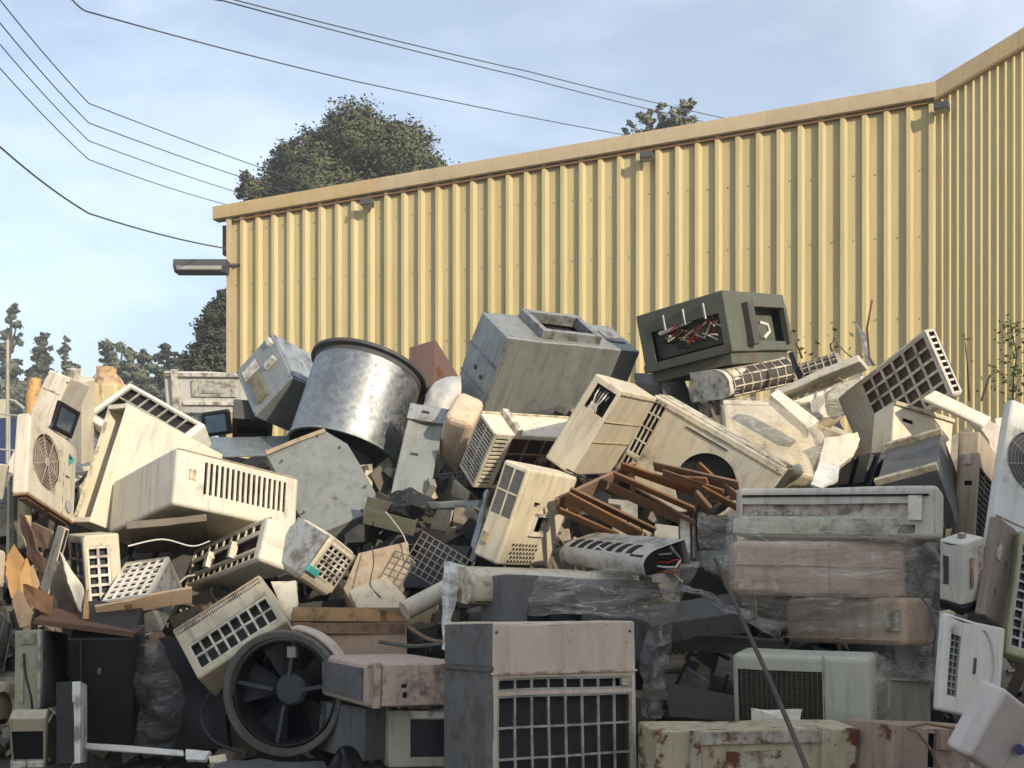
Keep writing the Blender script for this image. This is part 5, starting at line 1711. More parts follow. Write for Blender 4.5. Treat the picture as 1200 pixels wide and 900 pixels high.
# bits between
slab('scrap_sheet', 'crumpled tan casing sheet with rusty crease in the centre left gap', 'panel', [(420, 648, 6.9), (478, 634, 6.95), (482, 672, 6.8), (470, 700, 6.7), (415, 712, 6.6), (402, 690, 6.7)], .16, TAN)
slab('scrap_sheet', 'wedge-shaped beige casing below the crumpled tan sheet', 'panel', [(408, 692, 6.5), (452, 674, 6.55), (476, 700, 6.4), (470, 712, 6.35), (418, 712, 6.35)], .12, BEIGE)
unit_pose = None
t = thing('dark_tray', 'dark green open tray with torn stuff under the grey hood', 'tray', at(455, 612, 7.3))
m = MB()
m.box((0, 0, 0), (.36, .3, .02), Euler((.3, .25, .2)).to_matrix())
m.build('tray_floor', DKGREEN, t)
for s in (-1, 1):
    m = MB()
    m.box(Euler((.3, .25, .2)).to_matrix() @ Vector((0, s * .15, .05)), (.36, .015, .11), Euler((.3, .25, .2)).to_matrix())
    m.build('side', DKGREEN, t)
film('torn_liner', 'torn black and white liner scraps hanging from the metal box', [[(458, 580, 7.6), (478, 572, 7.5), (500, 578, 7.5), (512, 590, 7.6)], [(456, 596, 7.4), (476, 590, 7.3), (496, 596, 7.3), (512, 600, 7.4)], [(462, 610, 7.4), (476, 606, 7.35), (494, 606, 7.35), (506, 608, 7.4)]], SOOT, .06, 24, 18, 9, 9)
slab('metal_strip', 'narrow grey channel lying across the dark gap in the centre', 'strip', [(500, 588, 7.4), (560, 586, 7.2), (560, 594, 7.2), (502, 596, 7.4)], .04, GREYMET)
slab('scrap_sheet', 'black perforated grille leaning in the dark gap left of the mesh-vented unit', 'panel', [(470, 688, 6.75), (505, 636, 6.9), (552, 640, 6.8), (530, 690, 6.6)], .04, BLACK)
slab('metal_strip', 'pale upright metal edge left of the mesh-vented unit', 'strip', [(566, 578, 7.05), (572, 573, 7.05), (556, 655, 6.8), (549, 655, 6.8)], .03, GREYMET)
t = thing('pipe_cover', 'short rounded cream pipe cover lying below the black grille', 'pipe', at(498, 708, 6.25))
m = MB()
A, B = at(474, 716, 6.2) - at(498, 708, 6.25), at(524, 690, 6.35) - at(498, 708, 6.25)
m.tube([A, A.lerp(B, .12), A.lerp(B, .5), B], .06, 14)
m.build('cover', CREAM2, t)
# wide black gap grille bars
t = thing('wire_shelf', 'dark wire shelf grille behind the black perforated panel', 'grille', at(514, 662, 6.6))
fr = Frame((.4, .02, .3), 'F')
m = grille_mesh(fr, 0, 0, .4, .3, 9, 6, .008)
m.map(lambda p: Euler((-.5, .55, .1)).to_matrix() @ (p - Vector((0, 0, .15))))
m.build('grille', DKGREY, t)

# big axial fan ring
c = at(331, 813, 5.75)
t = thing('axial_fan', 'large round black axial fan in a grimy grey ring, lower left of centre', 'fan', c)
Rf = .355
rot = Euler((R(90), 0, R(-10))).to_matrix()
def fb(m_, name, mat, ang=38):
    m_.map(lambda p: rot @ p)
    return m_.build(name, mat, t, angle=ang)
m = MB()
m.lathe([(Rf - .045, -.02), (Rf - .038, .008), (Rf - .008, .014), (Rf, .006), (Rf + .002, -.02), (Rf - .03, -.03)], 64, close=True)
fb(m, 'front_ring', paint('grimy_ring_paint', (112, 109, 103), .8, rust=.12, rough=.6, grime=(44, 42, 40), blotch=.3))
m = MB()
m.lathe([(Rf - .065, -.02), (Rf - .055, -.02), (Rf - .055, -.36), (Rf - .065, -.36)], 56, close=True)
fb(m, 'duct_ring', SOOT)
m = MB()
m.lathe([(Rf + .004, -.05), (Rf + .015, -.05), (Rf + .015, -.17), (Rf + .004, -.17)], 40, close=True, a0=.35, a1=1.5)
fb(m, 'outer_band', DUSTY)
m = MB()
m.lathe([(.001, -.05), (.075, -.055), (.092, -.075), (.092, -.2), (.001, -.2)], 32)
m.map(lambda p: p + Vector((.02, .01, 0)))
fb(m, 'hub', DKGREY)
for k in range(5):
    m = MB()
    a0 = k * 2 * math.pi / 5 + .5
    rows = []
    for i in range(5):
        rr = .08 + (Rf - .15) * i / 4
        rows.append([Vector((rr * math.cos(a0 + (j / 3 - .5) * .8), rr * math.sin(a0 + (j / 3 - .5) * .8), -.14 + .09 * (j / 3 - .5))) for j in range(4)])
    for i in range(4):
        for j in range(3):
            m.face(rows[i][j], rows[i + 1][j], rows[i + 1][j + 1], rows[i][j + 1])
    fb(m, 'blade', SOOT)
for k in range(4):
    m = MB()
    a = k * math.pi / 2 + R(80 if k != 3 else 100)
    m.bar((.08 * math.cos(a), .08 * math.sin(a), -.06), ((Rf - .06) * math.cos(a), (Rf - .06) * math.sin(a), -.05), .02, .02)
    fb(m, 'strut', DKGREY)
m = MB()
m.box((.04, .23, -.05), (.05, .06, .04))
fb(m, 'junction_box', GRILLG)
m = MB()
m.lathe([(.001, -.33), (Rf - .07, -.33)], 40)
fb(m, 'back_plate', BLACK)

unit('top_cabinet', 'wide_air_conditioner', 'wide pinkish air conditioner with blank grey end, left of the front condenser', 'air conditioner', PINKISH,
     [('L', 'panel', .10, .14, .92, .86, .004, DIRTGREY, 'end_panel'), ('F', 'panel', .06, .0, .12, 1.0, .006, PINKISH, 'front_seam'), ('F', 'panel', .14, .05, .98, .94, .006, PINKISH, 'front_cover'), ('F', 'panel', .33, .44, .38, .52, .009, BLACK, 'switch'), ('F', 'panel', .345, .22, .385, .34, .009, BLACK, 'knob')], r=.03, dents=2)
unit('under_cabinet', 'grey_cabinet', 'dull grey cabinet under the wide pinkish air conditioner', 'cabinet', DIRTGREY, [('L', 'panel', .08, .02, .14, .98, .006, DKGREY, 'door_edge'), ('F', 'panel', .8, .0, .98, 1.0, .02, GREENISH, 'front_strip')], r=.008)
unit('dark_screen_cab', 'small_cabinet', 'greenish white cabinet with a black window beside the front condenser', 'cabinet', GREENISH, [('F', 'open', .27, .18, .96, .84), ('F', 'panel', .24, .86, 1.0, .99, .012, WHITE, 'top_trim')], core=BLACK, r=.008, inset=.02)

# ------------------------------------------------------------------ right of centre
t = unit('control_box', 'control_box', 'dark green electrical box with torn-out wiring, topmost on the pile against the wall', 'control box', DKGREEN,
     [('L', 'open', .14, .14, .92, .66), ('F', 'open', .44, .16, .90, .74), ('F', 'panel', .26, .10, .36, .80, .05, DKGREY, 'door_edge'), ('F', 'panel', .36, .74, .94, .80, .03, DKGREEN, 'frame_rail'), ('F', 'panel', .90, .12, .95, .74, .03, DKGREEN, 'frame_rail'), ('L', 'panel', .0, .0, 1.0, .12, .012, DKGREEN, 'bottom_rail'), ('D', 'panel', .03, .05, .97, .95, .09, DKGREEN, 'base_skid')],
     r=.01, core=plain('dark_green_cavity', (96, 100, 84), .7, var=.4), inset=.10)
fr = Frame(pose('control_box')[2], 'L')
rg = random.Random(12)
for k in range(16):
    u0, v0 = rg.uniform(.2, .75), rg.uniform(.3, .62)
    P = [fr.q(u0, v0, -.06)]
    for j in range(4):
        P.append(fr.q(u0 + rg.uniform(-.08, .16) + .03 * j, max(.2, v0 + rg.uniform(-.16, .10)), rg.uniform(-.08, .03)))
    m = MB()
    m.tube(P, .008, 5)
    m.build('loose_wire', (BROWNBASE, COPPER, WHITEW, REDW, GRILLG, BLACK)[k % 6], t)
m = MB()
m.tube([fr.q(.22, .6, -.03), fr.q(.6, .68, -.03)], .022, 8)
m.build('tube', WHITEW, t)
for u in (.32, .55, .78):
    m = MB()
    m.tube([fr.q(u, .62, .012), fr.q(u, .88, .012)], .011, 6)
    m.build('bracket', GREYMET, t)
fr = Frame(pose('control_box')[2], 'F')
m = MB()
m.tube([fr.q(.55, .5, -.03), fr.q(.62, .45, .0), fr.q(.64, .33, 0), fr.q(.56, .22, -.02)], .016, 8)
m.build('loop_handle', WHITEW, t)
m = MB()
m.box(fr.q(.64, .42, -.12), (.30, .02, .24))
m.build('inner_plate', paint('brownish_plate', (120, 100, 88), .4), t)
slab('scrap_sheet', 'dull violet-grey sheet leaning below the green electrical box', 'panel', [(744, 436, 9.5), (800, 436, 9.5), (812, 478, 9.2), (770, 462, 9.2), (748, 450, 9.3)], .05, paint('violet_grey_sheet', (132, 126, 130), .4))
slab('support_channel', 'dark support channel under the green electrical box', 'bracket', [(775, 440, 9.0), (786, 440, 9.0), (786, 468, 9.0), (777, 468, 9.0)], .2, DKGREEN)
unit_g = head_unit('grid_head', 'split_indoor_unit', 'cream indoor unit with white end cap and wire-grid front below the green electrical box', 'air conditioner', CREAM, grid=(.06, .98, .20, .66, 7, 5, .012))
head_unit('grid_head_b', 'split_indoor_unit', 'second grid-fronted indoor unit, right of the one below the electrical box', 'air conditioner', CREAM, grid=(.04, .96, .18, .66, 6, 4, .012))
slab('black_strap', 'black strap hanging between the two grid-fronted indoor units', 'strap', [(924, 414, 8.75), (929, 412, 8.75), (936, 432, 8.6), (941, 438, 8.6), (938, 444, 8.6), (931, 436, 8.6)], .03, BLACK)
unit('wrapped_case', 'wrapped_casing', 'dusty cream case under crumpled clear film, right of the round-hole condenser', 'casing', CREAM2, [('F', 'panel', .02, .92, .98, .98, .008, CREAM, 'edge_rib')], r=.05, dents=3, big=.05)
film('plastic_film', 'crumpled clear film over the cream case right of the round fan hole', [[(842, 470, 8.0), (880, 468, 7.7), (920, 480, 7.6), (960, 500, 7.7)], [(850, 490, 7.6), (885, 496, 7.35), (925, 500, 7.3), (965, 520, 7.4)], [(875, 520, 7.4), (900, 525, 7.2), (935, 525, 7.15), (972, 530, 7.3)], [(905, 545, 7.3), (920, 550, 7.2), (945, 552, 7.15), (972, 550, 7.3)]], FILM, .05, 40, 30, 5, 6)
unit('broken_cover', 'broken_cover', 'long broken cream plastic cover lying across the top right of the pile', 'cover', CREAM, [('F', 'panel', .3, .15, .7, .5, .02, CREAM2, 'clip_rail')], r=.012, dents=3)
slab('scrap_sheet', 'cream broken edge strip pointing down at the clear film', 'strip', [(902, 462, 8.0), (912, 456, 8.05), (960, 492, 7.75), (948, 502, 7.7)], .10, CREAM)
slab('scrap_sheet', 'bright cream panel under the long broken cover', 'panel', [(928, 470, 8.9), (968, 456, 9.0), (1012, 440, 9.1), (1004, 470, 9.0), (985, 488, 8.9), (955, 490, 8.8)], .2, CREAM)
film('plastic_film', 'greyish white film bag between the broken cover and the big lattice unit', [[(965, 462, 8.8), (985, 450, 8.8), (1010, 436, 8.8)], [(968, 478, 8.6), (990, 470, 8.6), (1004, 462, 8.6)], [(975, 492, 8.6), (992, 488, 8.6), (1000, 484, 8.6)]], FILM2, .05, 24, 20, 8, 7)
slab('torn_plastic', 'curved broken cream plastic shard left of the tan fold', 'plastic shard', [(948, 500, 7.45), (962, 505, 7.4), (968, 520, 7.35), (962, 532, 7.35), (955, 522, 7.4)], .04, CREAM)
unit('big_grid', 'lattice_condenser', 'large cream condenser tilted high on the right with square lattice front', 'condenser unit', CREAM,
     [('F', 'grid', .27, .05, .985, .95, 6, 5, .020, CREAM), ('R', 'grid', .08, .03, .92, .97, 1, 10, .016, CREAM)], core=fins('brown_coil', (96, 80, 64), 60, 'Z'), r=.03)
slab('folded_sheet', 'folded tan cardboard-like panel below the big lattice condenser', 'panel', [(965, 515, 7.3), (990, 510, 7.3), (1004, 508, 7.35), (1008, 516, 7.3), (1000, 534, 7.2), (985, 546, 7.1), (960, 545, 7.1)], .05, CREAM2)
slab('torn_plastic', 'bright white curled plastic sheet below the folded tan panel', 'plastic shard', [(960, 542, 7.0), (984, 545, 6.95), (982, 560, 6.8), (962, 572, 6.75), (950, 568, 6.8)], .02, WHITE)
unit('black_case', 'black_case', 'black plastic case behind the wrapped stack', 'case', BLACK, [('F', 'panel', .1, .1, .45, .9, .02, BLACK, 'rib'), ('F', 'panel', .6, .1, .9, .9, .02, BLACK, 'rib')], r=.015)
unit('handle_case', 'cabinet_casing', 'tall beige cabinet with a slot handle, right side', 'cabinet', CREAM2, [('F', 'open', .16, .86, .34, .89), ('F', 'panel', .0, .97, 1.0, 1.0, .012, BEIGE, 'top_trim')], r=.012, core=DARK, dents=2)
unit('metal_tray', 'metal_tray', 'open dull metal tray with streaked film inside, behind the wrapped stack', 'tray', paint('streaked_metal', (112, 110, 104), .4, metal=.35, rough=.4), [('F', 'panel', .0, .94, 1.0, 1.0, .03, BEIGE, 'rim'), ('F', 'panel', .0, .0, 1.0, .07, .03, BEIGE, 'rim')], r=.008, dents=3)
unit('tan_cabinet', 'narrow_cabinet', 'narrow tan cabinet with dark coil side, right', 'cabinet', TAN, [('F', 'panel', .3, .70, .7, .80, .004, BEIGE, 'label_plate'), ('F', 'open', .4, .52, .75, .56), ('R', 'grid', .06, .06, .94, .70, 3, 12, .008, DKGREY)], core=COILH, r=.012)
unit('cabinet_lid', 'bent_cover', 'bent cream metal lid slipping off the tall beige cabinet', 'lid', CREAM, r=.015, dents=3, big=.03)
slab('scrap_sheet', 'lit cream wedge of casing against the yellow wall, far right', 'panel', [(1125, 470, 7.5), (1150, 486, 7.4), (1176, 502, 7.3), (1178, 560, 7.2), (1168, 556, 7.2), (1158, 515, 7.25), (1148, 500, 7.3)], .06, CREAM2)
slab('scrap_sheet', 'small cream block at the wall foot, left of the cut-off fan unit', 'panel', [(1166, 490, 7.6), (1182, 488, 7.6), (1182, 512, 7.5), (1168, 512, 7.5)], .15, CREAM)
t = unit('edge_fan_unit', 'fan_condenser', 'white condenser with round grey fan grille cut off by the right border', 'condenser unit', WHITE, [('F', 'fan', .47, .64, .42, GRILLG, DKGREY), ('F', 'panel', .02, .2, .98, .206, .003, BEIGE, 'seam_strip')], core=DKGREY, r=.02)
unit('edge_grid', 'lattice_condenser', 'dark-gridded condenser at the right border below the white fan unit', 'condenser unit', GREENISH, [('F', 'grid', .04, .06, .96, .88, 6, 11, .012, GRILLG)], core=BLACK, r=.014)
t = unit('lean_panel', 'leaning_board', 'leaning brown-grey panel with two holes and white sticker, right edge', 'panel', paint('brown_grey_board', (150, 128, 112), .4), [('F', 'hole', .62, .62, .05), ('F', 'hole', .3, .28, .05), ('F', 'panel', .12, .60, .30, .76, .003, WHITE, 'sticker')], r=.006, core=DARK, inset=.012)
unit('small_white', 'small_appliance', 'small white upright appliance with dark slot, right of the wrapped stack', 'appliance', WHITE, [('F', 'open', .14, .27, .42, .74), ('R', 'mesh', .72, .12, .92, .88, 3, 18, .004, WHITE), ('R', 'panel', .34, .24, .46, .72, .004, PINKISH, 'label'), ('T', 'panel', .4, .4, .6, .6, .015, WHITE, 'cap')], core=DKGREY, r=.012, inset=.012)
unit('black_base', 'black_plinth', 'flat black base under the small white appliance', 'base', BLACK, r=.006)
t = unit('arc_case', 'arc_marked_appliance', 'white appliance with a curved raised arc and a tall dark vent, lower right', 'appliance', WHITE, [('F', 'mesh', .10, .16, .26, .80, 2, 9, .008, GREYMET), ('F', 'panel', .50, .44, .525, .60, .004, DKGREY, 'slot')], core=DKGREY, r=.016, inset=.02)
fr = Frame(pose('arc_case')[2], 'F')
m = MB()
m.tube([fr.q(.56 + .28 * math.cos(a), .52 + .40 * math.sin(a), .008) for a in [R(-80 + 160 * k / 20) for k in range(21)]], .006, 6)
m.build('arc_trim', WHITE, t)
slab('tank_bottle', 'yellowed plastic bottle shape behind the arc-marked appliance', 'bottle', [(1100, 716, 5.55), (1112, 714, 5.5), (1112, 770, 5.45), (1106, 776, 5.45), (1099, 760, 5.5)], .08, paint('yellowed_plastic', (190, 184, 140), .5))
t = unit('corner_box', 'white_box', 'pinkish white box with a small violet oval mark in the bottom right corner', 'box', paint('pale_pinkish_plastic', (206, 192, 182), .3), [], r=.02)
fr = Frame(pose('corner_box')[2], 'F')
m = MB()
m.lathe([(.001, .008), (1, .008)], 20)
cc = fr.q(.62, .45)
to = Matrix((fr.u, fr.v, fr.n)).transposed()
m.map(lambda p: cc + to @ Vector((p.x * .055, p.y * .022, p.z * 1.5)))
m.build('oval_mark', VIOLET, t)
t = unit('pink_base', 'broken_base_unit', 'rusty pinkish unit with exposed ribs and pipes, bottom right', 'condenser unit', paint('rusty_pinkish_metal', (180, 158, 144), .5, rust=.15),
     [('F', 'panel', .45, .6, .62, .94, .02, paint('rusty_pinkish_metal', (180, 158, 144)), 'pressed_rib'), ('F', 'panel', .45, .2, .75, .36, .02, paint('rusty_pinkish_metal', (180, 158, 144)), 'pressed_rib'), ('F', 'open', .36, .3, .44, .92), ('F', 'panel', .78, .02, .84, .98, .012, BEIGE, 'edge_rib')], core=DARK, r=.008, dents=3)
for k, P in enumerate(([(1058, 850, 4.72), (1075, 858, 4.65), (1092, 880, 4.65), (1100, 900, 4.65)], [(1050, 855, 4.72), (1085, 848, 4.66), (1110, 852, 4.66), (1148, 856, 4.7)])):
    c = at(*P[0])
    m = MB()
    m.tube([at(*p) - c for p in P], .007, 7)
    o = m.build('copper_pipe', BROWNBASE, None)
    o.location = c
    tag(o, ('bent rusty pipe dropping across the broken pinkish unit', 'rusty pipe lying along the top of the broken pinkish unit')[k], 'pipe')
# wrapped stack
t = unit('wrap_top', 'window_air_conditioner', 'dusty white air conditioner on top of the film-wrapped stack, right', 'air conditioner', paint('dusty_white', (198, 192, 180), .55, rough=.55),
     [('F', 'open', .04, .42, .86, .66), ('F', 'panel', .04, .80, .96, .84, .004, DARK, 'slit'), ('F', 'panel', .0, .06, .82, .36, .014, PALEGREEN, 'front_flap'), ('F', 'panel', .87, .34, .93, .80, .03, WHITE, 'side_grip'), ('F', 'open', .80, .08, .90, .26)], core=DUSTY, r=.03, dents=2, inset=.03)
fr = Frame(pose('wrap_top')[2], 'F')
for k in range(10):
    m = MB()
    m.box(fr.q(.07 + .045 * k, .47, -.012), (.012, .02, .022))
    m.build('fin', BEIGE, t)
unit('wrap_mid', 'wrapped_air_conditioner', 'brownish air conditioner in the middle of the film-wrapped stack', 'air conditioner', PINKISH, [('F', 'panel', .03, .10, .26, .28, .004, DUSTY, 'label_plate'), ('F', 'panel', .0, .55, .96, .57, .006, DUSTY, 'crease')], r=.045, dents=2)
unit('wrap_low', 'wrapped_air_conditioner', 'lowest brownish unit of the film-wrapped stack with greenish end', 'air conditioner', PINKISH, [('F', 'panel', .86, .3, .97, .75, .012, PALEGREEN, 'end_clip'), ('F', 'panel', .0, .1, .95, .13, .006, DUSTY, 'crease')], r=.03, dents=2)
film('stretch_wrap', 'clear stretch film wound around the stack of air conditioners', [[(852, 600, 5.72), (920, 604, 5.60), (1000, 602, 5.62), (1075, 604, 5.72), (1104, 606, 6.1)], [(850, 640, 5.68), (920, 644, 5.58), (1000, 648, 5.6), (1070, 646, 5.7), (1100, 650, 6.1)], [(852, 690, 5.66), (920, 690, 5.60), (1000, 694, 5.62), (1064, 694, 5.72), (1092, 700, 6.1)], [(908, 740, 5.75), (950, 742, 5.7), (1000, 744, 5.7), (1060, 744, 5.8), (1090, 750, 6.1)]], FILM, .035, 60, 44, 2, 5)
film('plastic_film', 'grey film sagging beside the wrapped stack down to the green box', [[(1062, 640, 6.1), (1080, 640, 6.2), (1098, 630, 6.3)], [(1060, 700, 6.0), (1080, 706, 6.1), (1100, 700, 6.2)], [(1030, 770, 5.9), (1064, 772, 5.95), (1096, 770, 6.0)], [(1026, 830, 5.8), (1060, 800, 5.8), (1098, 800, 5.9)]], FILM2, .06, 26, 40, 4, 6)
unit('fine_grille', 'window_air_conditioner', 'pale green air conditioner with a fine dark grille panel, lower right', 'air conditioner', PALEGREEN, [('F', 'mesh', .03, .36, .66, .86, 17, 24, .0035, paint('dark_grille', (96, 96, 84), .4)), ('F', 'panel', .67, .0, .676, 1.0, .003, GREENISH, 'seam_strip')], core=COILH, r=.03, inset=.03)
slab('paper_tray', 'torn white plastic tray lying before the fine dark grille', 'tray', [(880, 830, 5.05), (896, 832, 5.05), (940, 831, 5.0), (937, 846, 5.0), (881, 847, 5.05)], .03, WHITE)
unit('green_box', 'green_grey_box', 'grey-green box wrapped in film between the fine-grille unit and white appliance', 'box', GREENISH, [('F', 'panel', .0, .96, 1.0, 1.0, .01, GREENISH, 'edge_rib')], r=.012)
film('plastic_film', 'clear film bulging from the fine-grille unit over the green box', [[(1018, 764, 5.35), (1032, 768, 5.4), (1044, 782, 5.45)], [(1020, 800, 5.25), (1034, 800, 5.3), (1046, 806, 5.4)], [(1020, 880, 5.3), (1034, 876, 5.3), (1044, 870, 5.4)]], FILM, .03, 18, 28, 6, 7)
t = unit('rusty_yellow', 'rusty_casing', 'rust-pocked yellow cream casing at the bottom, right of the front condenser', 'casing', RUSTYEL,
     [('F', 'panel', .15, .0, .20, 1.0, .012, RUSTYEL, 'pressed_rib'), ('F', 'panel', .79, .0, .83, 1.0, .012, RUSTYEL, 'pressed_rib'), ('F', 'panel', .33, .60, .62, .78, .01, RUSTYEL, 'pressed_panel'), ('F', 'panel', .2, .86, .79, .98, .008, RUSTYEL, 'top_rim'), ('F', 'screws')], r=.01, dents=4, amp=.012)
unit('grey_board', 'grey_board', 'dull grey board lying in the shade behind the front condenser', 'board', DIRTGREY, r=.006, dents=2)
film('plastic_film', 'long twisted strip of grey film draped over the dull grey board', [[(735, 694, 5.95), (770, 690, 5.85), (805, 684, 5.8), (840, 700, 5.8), (880, 716, 5.8), (918, 732, 5.85)], [(738, 702, 5.9), (772, 698, 5.8), (808, 694, 5.75), (842, 712, 5.75), (880, 734, 5.75), (916, 748, 5.8)]], FILM2, .05, 60, 10, 7, 9)
film('plastic_film', 'dusty film hanging over the grey fan condenser behind the front unit', [[(596, 668, 5.9), (650, 672, 5.8), (710, 668, 5.8), (770, 650, 5.9), (820, 660, 5.95)], [(592, 690, 5.8), (650, 692, 5.7), (712, 690, 5.7), (765, 690, 5.8), (800, 700, 5.9)], [(594, 722, 5.75), (650, 720, 5.65), (712, 722, 5.66), (760, 730, 5.8), (780, 740, 5.9)]], FILM, .035, 50, 30, 10, 5)
film('plastic_film', 'shiny torn film ribbon hanging left of the front condenser', [[(520, 660, 6.0), (530, 658, 5.95), (545, 664, 5.95)], [(518, 700, 5.9), (524, 700, 5.85), (534, 704, 5.85)], [(518, 762, 5.7), (522, 764, 5.65), (527, 764, 5.65)]], film_mat('bright_film', .8, (220, 218, 210)), .03, 12, 34, 11, 9)
film('plastic_film', 'grey dusty film curtain right of the black cabinet', [[(156, 738, 5.95), (168, 734, 5.9), (182, 742, 5.9), (196, 760, 5.95)], [(158, 790, 5.9), (176, 790, 5.8), (196, 800, 5.8), (212, 810, 5.9)], [(164, 850, 5.9), (176, 845, 5.8), (196, 840, 5.8), (212, 850, 5.9)], [(170, 880, 5.9), (176, 878, 5.85), (194, 876, 5.85), (206, 878, 5.9)]], FILM3, .05, 24, 40, 12, 5)
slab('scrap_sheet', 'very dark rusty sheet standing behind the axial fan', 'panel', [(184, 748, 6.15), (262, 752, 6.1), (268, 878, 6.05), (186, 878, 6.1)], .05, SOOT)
film('plastic_film', 'crumpled grey film lump below the dull grey board', [[(760, 735, 6.0), (776, 728, 5.9), (790, 735, 6.0)], [(752, 780, 5.9), (768, 775, 5.75), (782, 782, 5.9)], [(752, 840, 5.8), (764, 840, 5.7), (774, 842, 5.8)]], FILM2, .08, 20, 34, 13, 7)
unit('dark_crate', 'glass_crate', 'dark crate with a pale panel in film, under the wooden slats', 'crate', DKGREEN, [('F', 'panel', .03, .12, .2, .95, .02, CREAM2, 'pale_panel'), ('F', 'open', .3, .3, .9, .9), ('F', 'panel', .24, .1, .28, .95, .03, BROWNBASE, 'frame_rail')], core=SOOT, r=.008)
film('plastic_film', 'glossy film hanging over the dark crate left of the wrapped stack', [[(818, 602, 6.2), (840, 606, 6.1), (858, 612, 6.05)], [(820, 630, 6.15), (842, 632, 6.05), (858, 640, 6.0)], [(822, 672, 6.15), (842, 676, 6.05), (862, 690, 6.0)]], FILM, .05, 24, 30, 14, 7)
# dark grey boards in the gap right of the front unit
slab('wooden_board', 'dark weathered board lying low right of the front condenser', 'board', [(783, 800, 6.1), (860, 815, 5.95), (860, 846, 5.9), (783, 840, 6.0)], .12, paint('dark_grey_board', (96, 92, 88), .4, rough=.85))
slab('wooden_board', 'dark board deep in the gap under the grey board', 'board', [(788, 740, 6.4), (920, 752, 6.3), (918, 770, 6.3), (788, 762, 6.4)], .12, paint('dark_grey_board', (96, 92, 88)))
# rusty rod
c = at(838, 655, 5.75)
m = MB()
m.tube([at(838, 655, 5.75) - c, at(868, 722, 5.3) - c, at(900, 792, 4.9) - c, at(925, 850, 4.55) - c, at(947, 905, 4.2) - c], .0115, 9)
o = m.build('rusty_rod', paint('rusty_pipe', (92, 78, 68), .5, rust=.2, rough=.8))
o.location = c
tag(o, 'long rusty rod leaning across the lower right of the pile', 'rod')
c = at(1018, 352, 8.6)
m = MB()
m.tube([at(1022, 352, 8.8) - c, at(1016, 385, 8.7) - c, at(1019, 420, 8.6) - c, at(1024, 428, 8.5) - c], .010, 6)
o = m.build('metal_rod', RUSTY)
o.location = c
tag(o, 'thin dark rod sticking up left of the big lattice condenser', 'rod')
film('plastic_shred', 'twisted pale plastic shred standing against the wall beside the thin rod', [[(1000, 378, 8.9), (1004, 380, 8.85)], [(1008, 396, 8.8), (1014, 394, 8.75)], [(1010, 412, 8.8), (1018, 414, 8.7)], [(1016, 430, 8.7), (1026, 428, 8.6)]], film_mat('bright_film', .8), .03, 8, 24, 15, 9)
# weeds at the foot of the right wall
LEAFW = leaf_mat('weed_leaf', (92, 98, 58), (128, 128, 76))
def weed(pts, n, label, seed):
    rg = random.Random(seed)
    c = at(*pts[0])
    t = thing('climbing_weed', label, 'plant', c, group='weeds by the yellow wall')
    P = [at(*p) - c for p in pts]
    m = MB()
    m.tube(P, .012, 5, r2=.004)
    m.build('stem', BARK, t)
    V, F = [], []
    for i in range(n):
        f = rg.random() * (len(P) - 1)
        k = int(f)
        p = P[k].lerp(P[k + 1], f - k) + Vector((rg.gauss(0, 1), rg.gauss(0, 1), rg.gauss(0, 1))) * .07
        s = .03 * rg.uniform(.6, 1.3)
        a = Vector((rg.gauss(0, 1), rg.gauss(0, 1), rg.gauss(0, .6))).normalized()
        b = a.cross(Vector((rg.gauss(0, 1), rg.gauss(0, 1), rg.gauss(0, 1)))).normalized()
        q = len(V)
        V += [tuple(p - a * s), tuple(p + b * s * .5), tuple(p + a * s), tuple(p - b * s * .5)]
        F.append((q, q + 1, q + 2, q + 3))
    me = bpy.data.meshes.new('foliage')
    me.from_pydata(V, [], F)
    me.materials.append(LEAFW)
    o = bpy.data.objects.new('foliage', me)
    COL.objects.link(o)
    o.parent = t
weed([(1187, 470, 11), (1188, 440, 11), (1192, 415, 11), (1186, 392, 11), (1184, 375, 11)], 260, 'tall leafy weed against the yellow wall at the right border', 1)
weed([(1150, 470, 11), (1160, 440, 11), (1168, 436, 11), (1176, 438, 11)], 26, 'sparse twig with few leaves left of the tall weed', 2)
weed([(1136, 470, 11), (1134, 430, 11), (1130, 390, 11)], 10, 'bare thin twig beside the big lattice condenser top', 3)
weed([(940, 420, 9.5), (936, 408, 9.5), (932, 402, 9.5)], 16, 'small weed sprouting behind the electrical box', 4)
weed([(975, 412, 9.6), (973, 404, 9.6), (978, 398, 9.6)], 14, 'small weed sprouting above the second grid-fronted unit', 5)

# ------------------------------------------------------------------ low debris on the ground
slab('metal_strip', 'long white strip lying on the ground below the black cabinet', 'strip', [(100, 870, 5.6), (150, 873, 5.55), (215, 879, 5.5), (215, 885, 5.45), (160, 881, 5.5), (100, 877, 5.55)], .012, WHITE, amp=0)
slab('metal_strip', 'short white strip lying right of the long ground strip', 'strip', [(218, 878, 5.5), (246, 880, 5.45), (240, 890, 5.4), (218, 890, 5.45)], .02, WHITE)
slab('metal_strip', 'small broken cream strip near the axial fan foot', 'strip', [(244, 886, 5.35), (264, 884, 5.35), (266, 892, 5.3), (246, 894, 5.3)], .03, CREAM2)
film('plastic_film', 'dirty plastic sheet spread on the ground below the axial fan', [[(250, 898, 5.1), (300, 888, 5.2), (340, 892, 5.2), (380, 890, 5.3)], [(240, 920, 4.9), (300, 915, 4.9), (350, 915, 4.9), (390, 915, 5.0)]], paint('dirty_sheet', (84, 84, 86), .5), .04, 30, 10, 16, 6)
film('black_bag', 'black plastic bag slumped at the foot of the grey cabinet', [[(385, 890, 5.3), (400, 876, 5.3), (415, 878, 5.3), (425, 892, 5.3)], [(380, 915, 5.1), (400, 900, 5.0), (420, 902, 5.0), (432, 915, 5.1)]], BLACK, .05, 20, 12, 17, 6)
V = MB()
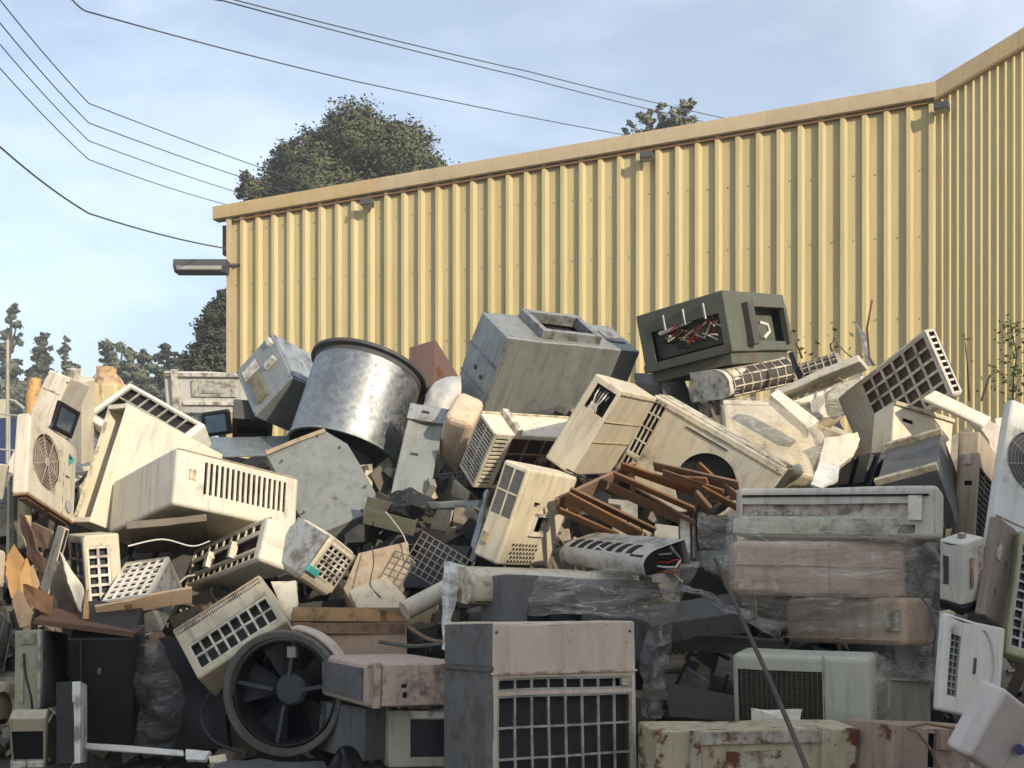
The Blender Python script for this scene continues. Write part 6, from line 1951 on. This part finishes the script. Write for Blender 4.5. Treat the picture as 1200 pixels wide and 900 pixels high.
rg = random.Random(33)
for k in range(900):
    x, y = rg.uniform(-3.2, 3.2), rg.uniform(3.6, 6.6)
    s = rg.uniform(.008, .045)
    V.box((x, y, s * .3), (s * rg.uniform(.6, 2.5), s, s * rg.uniform(.3, .8)), Euler((rg.gauss(0, .3), rg.gauss(0, .3), rg.uniform(0, 3))).to_matrix())
o = V.build('ground_debris', heap_mat())
tag(o, 'scattered small broken bits on the ground before the pile', 'debris', kind='stuff')

# ------------------------------------------------------------------ cables and pipes one can follow
def cord(pts, r, mat, label, cat='cable', name='loose_cable'):
    P = [at(*p) for p in pts]
    Q = []
    n = len(P) - 1
    for i in range(n):
        p0, p1, p2, p3 = P[max(i - 1, 0)], P[i], P[i + 1], P[min(i + 2, n)]
        for k in range(6):
            f = k / 6
            Q.append(0.5 * ((2 * p1) + (p2 - p0) * f + (2 * p0 - 5 * p1 + 4 * p2 - p3) * f * f + (3 * p1 - p0 - 3 * p2 + p3) * f ** 3))
    Q.append(P[-1])
    c = Q[0].copy()
    m = MB()
    m.tube([q - c for q in Q], r, 7)
    o = m.build(name, mat)
    o.location = c
    tag(o, label, cat, 'cables and pipes in the pile')
cord([(436, 640, 6.8), (438, 660, 6.6), (434, 685, 6.5), (446, 700, 6.4)], .004, DKGREY, 'thin dark cable hanging over the crumpled tan casing')
cord([(452, 600, 7.0), (462, 612, 6.95), (474, 630, 6.9), (480, 655, 6.8)], .005, GRILLG, 'pale cable dropping from the torn liner scraps')
cord([(150, 640, 6.5), (190, 632, 6.6), (225, 640, 6.6), (246, 634, 6.6)], .005, WHITEW, 'white cord lying across the dull board under the louvred box')
cord([(28, 766, 5.6), (30, 790, 5.55), (36, 815, 5.5), (38, 832, 5.5)], .006, BLACK, 'black cord running down the ribbed cabinet front')
cord([(1112, 590, 6.4), (1118, 610, 6.2), (1112, 640, 6.1), (1108, 660, 6.0)], .006, BLACK, 'black cord hanging between the metal tray and small white appliance')
cord([(1080, 700, 5.6), (1090, 716, 5.4), (1096, 740, 5.3), (1092, 770, 5.3)], .006, DKGREY, 'dark cord looping beside the yellowed bottle')
cord([(700, 640, 6.0), (720, 650, 5.9), (770, 660, 5.9), (800, 682, 5.8)], .005, WHITEW, 'white cord trailing from the broken indoor unit')
cord([(480, 735, 6.2), (500, 748, 6.1), (520, 752, 6.0), (540, 748, 6.0)], .012, BROWNBASE, 'brown pipe lying over the flattened carton', 'pipe', 'copper_pipe')
cord([(445, 752, 6.1), (480, 757, 6.0), (520, 755, 5.9)], .012, DKGREEN, 'dark green pipe lying below the flattened carton', 'pipe', 'copper_pipe')
cord([(980, 400, 9.3), (990, 412, 9.0), (1002, 420, 8.8), (1012, 418, 8.7)], .006, BROWNBASE, 'bent brown wire above the long broken cover')
cord([(655, 545, 7.2), (668, 552, 7.1), (690, 562, 7.05), (700, 560, 7.1)], .006, BLACK, 'short black cable near the three rubber feet')
cord([(246, 812, 5.7), (236, 840, 5.7), (250, 868, 5.6), (290, 884, 5.5)], .010, SOOT, 'black hose curving left of the axial fan')
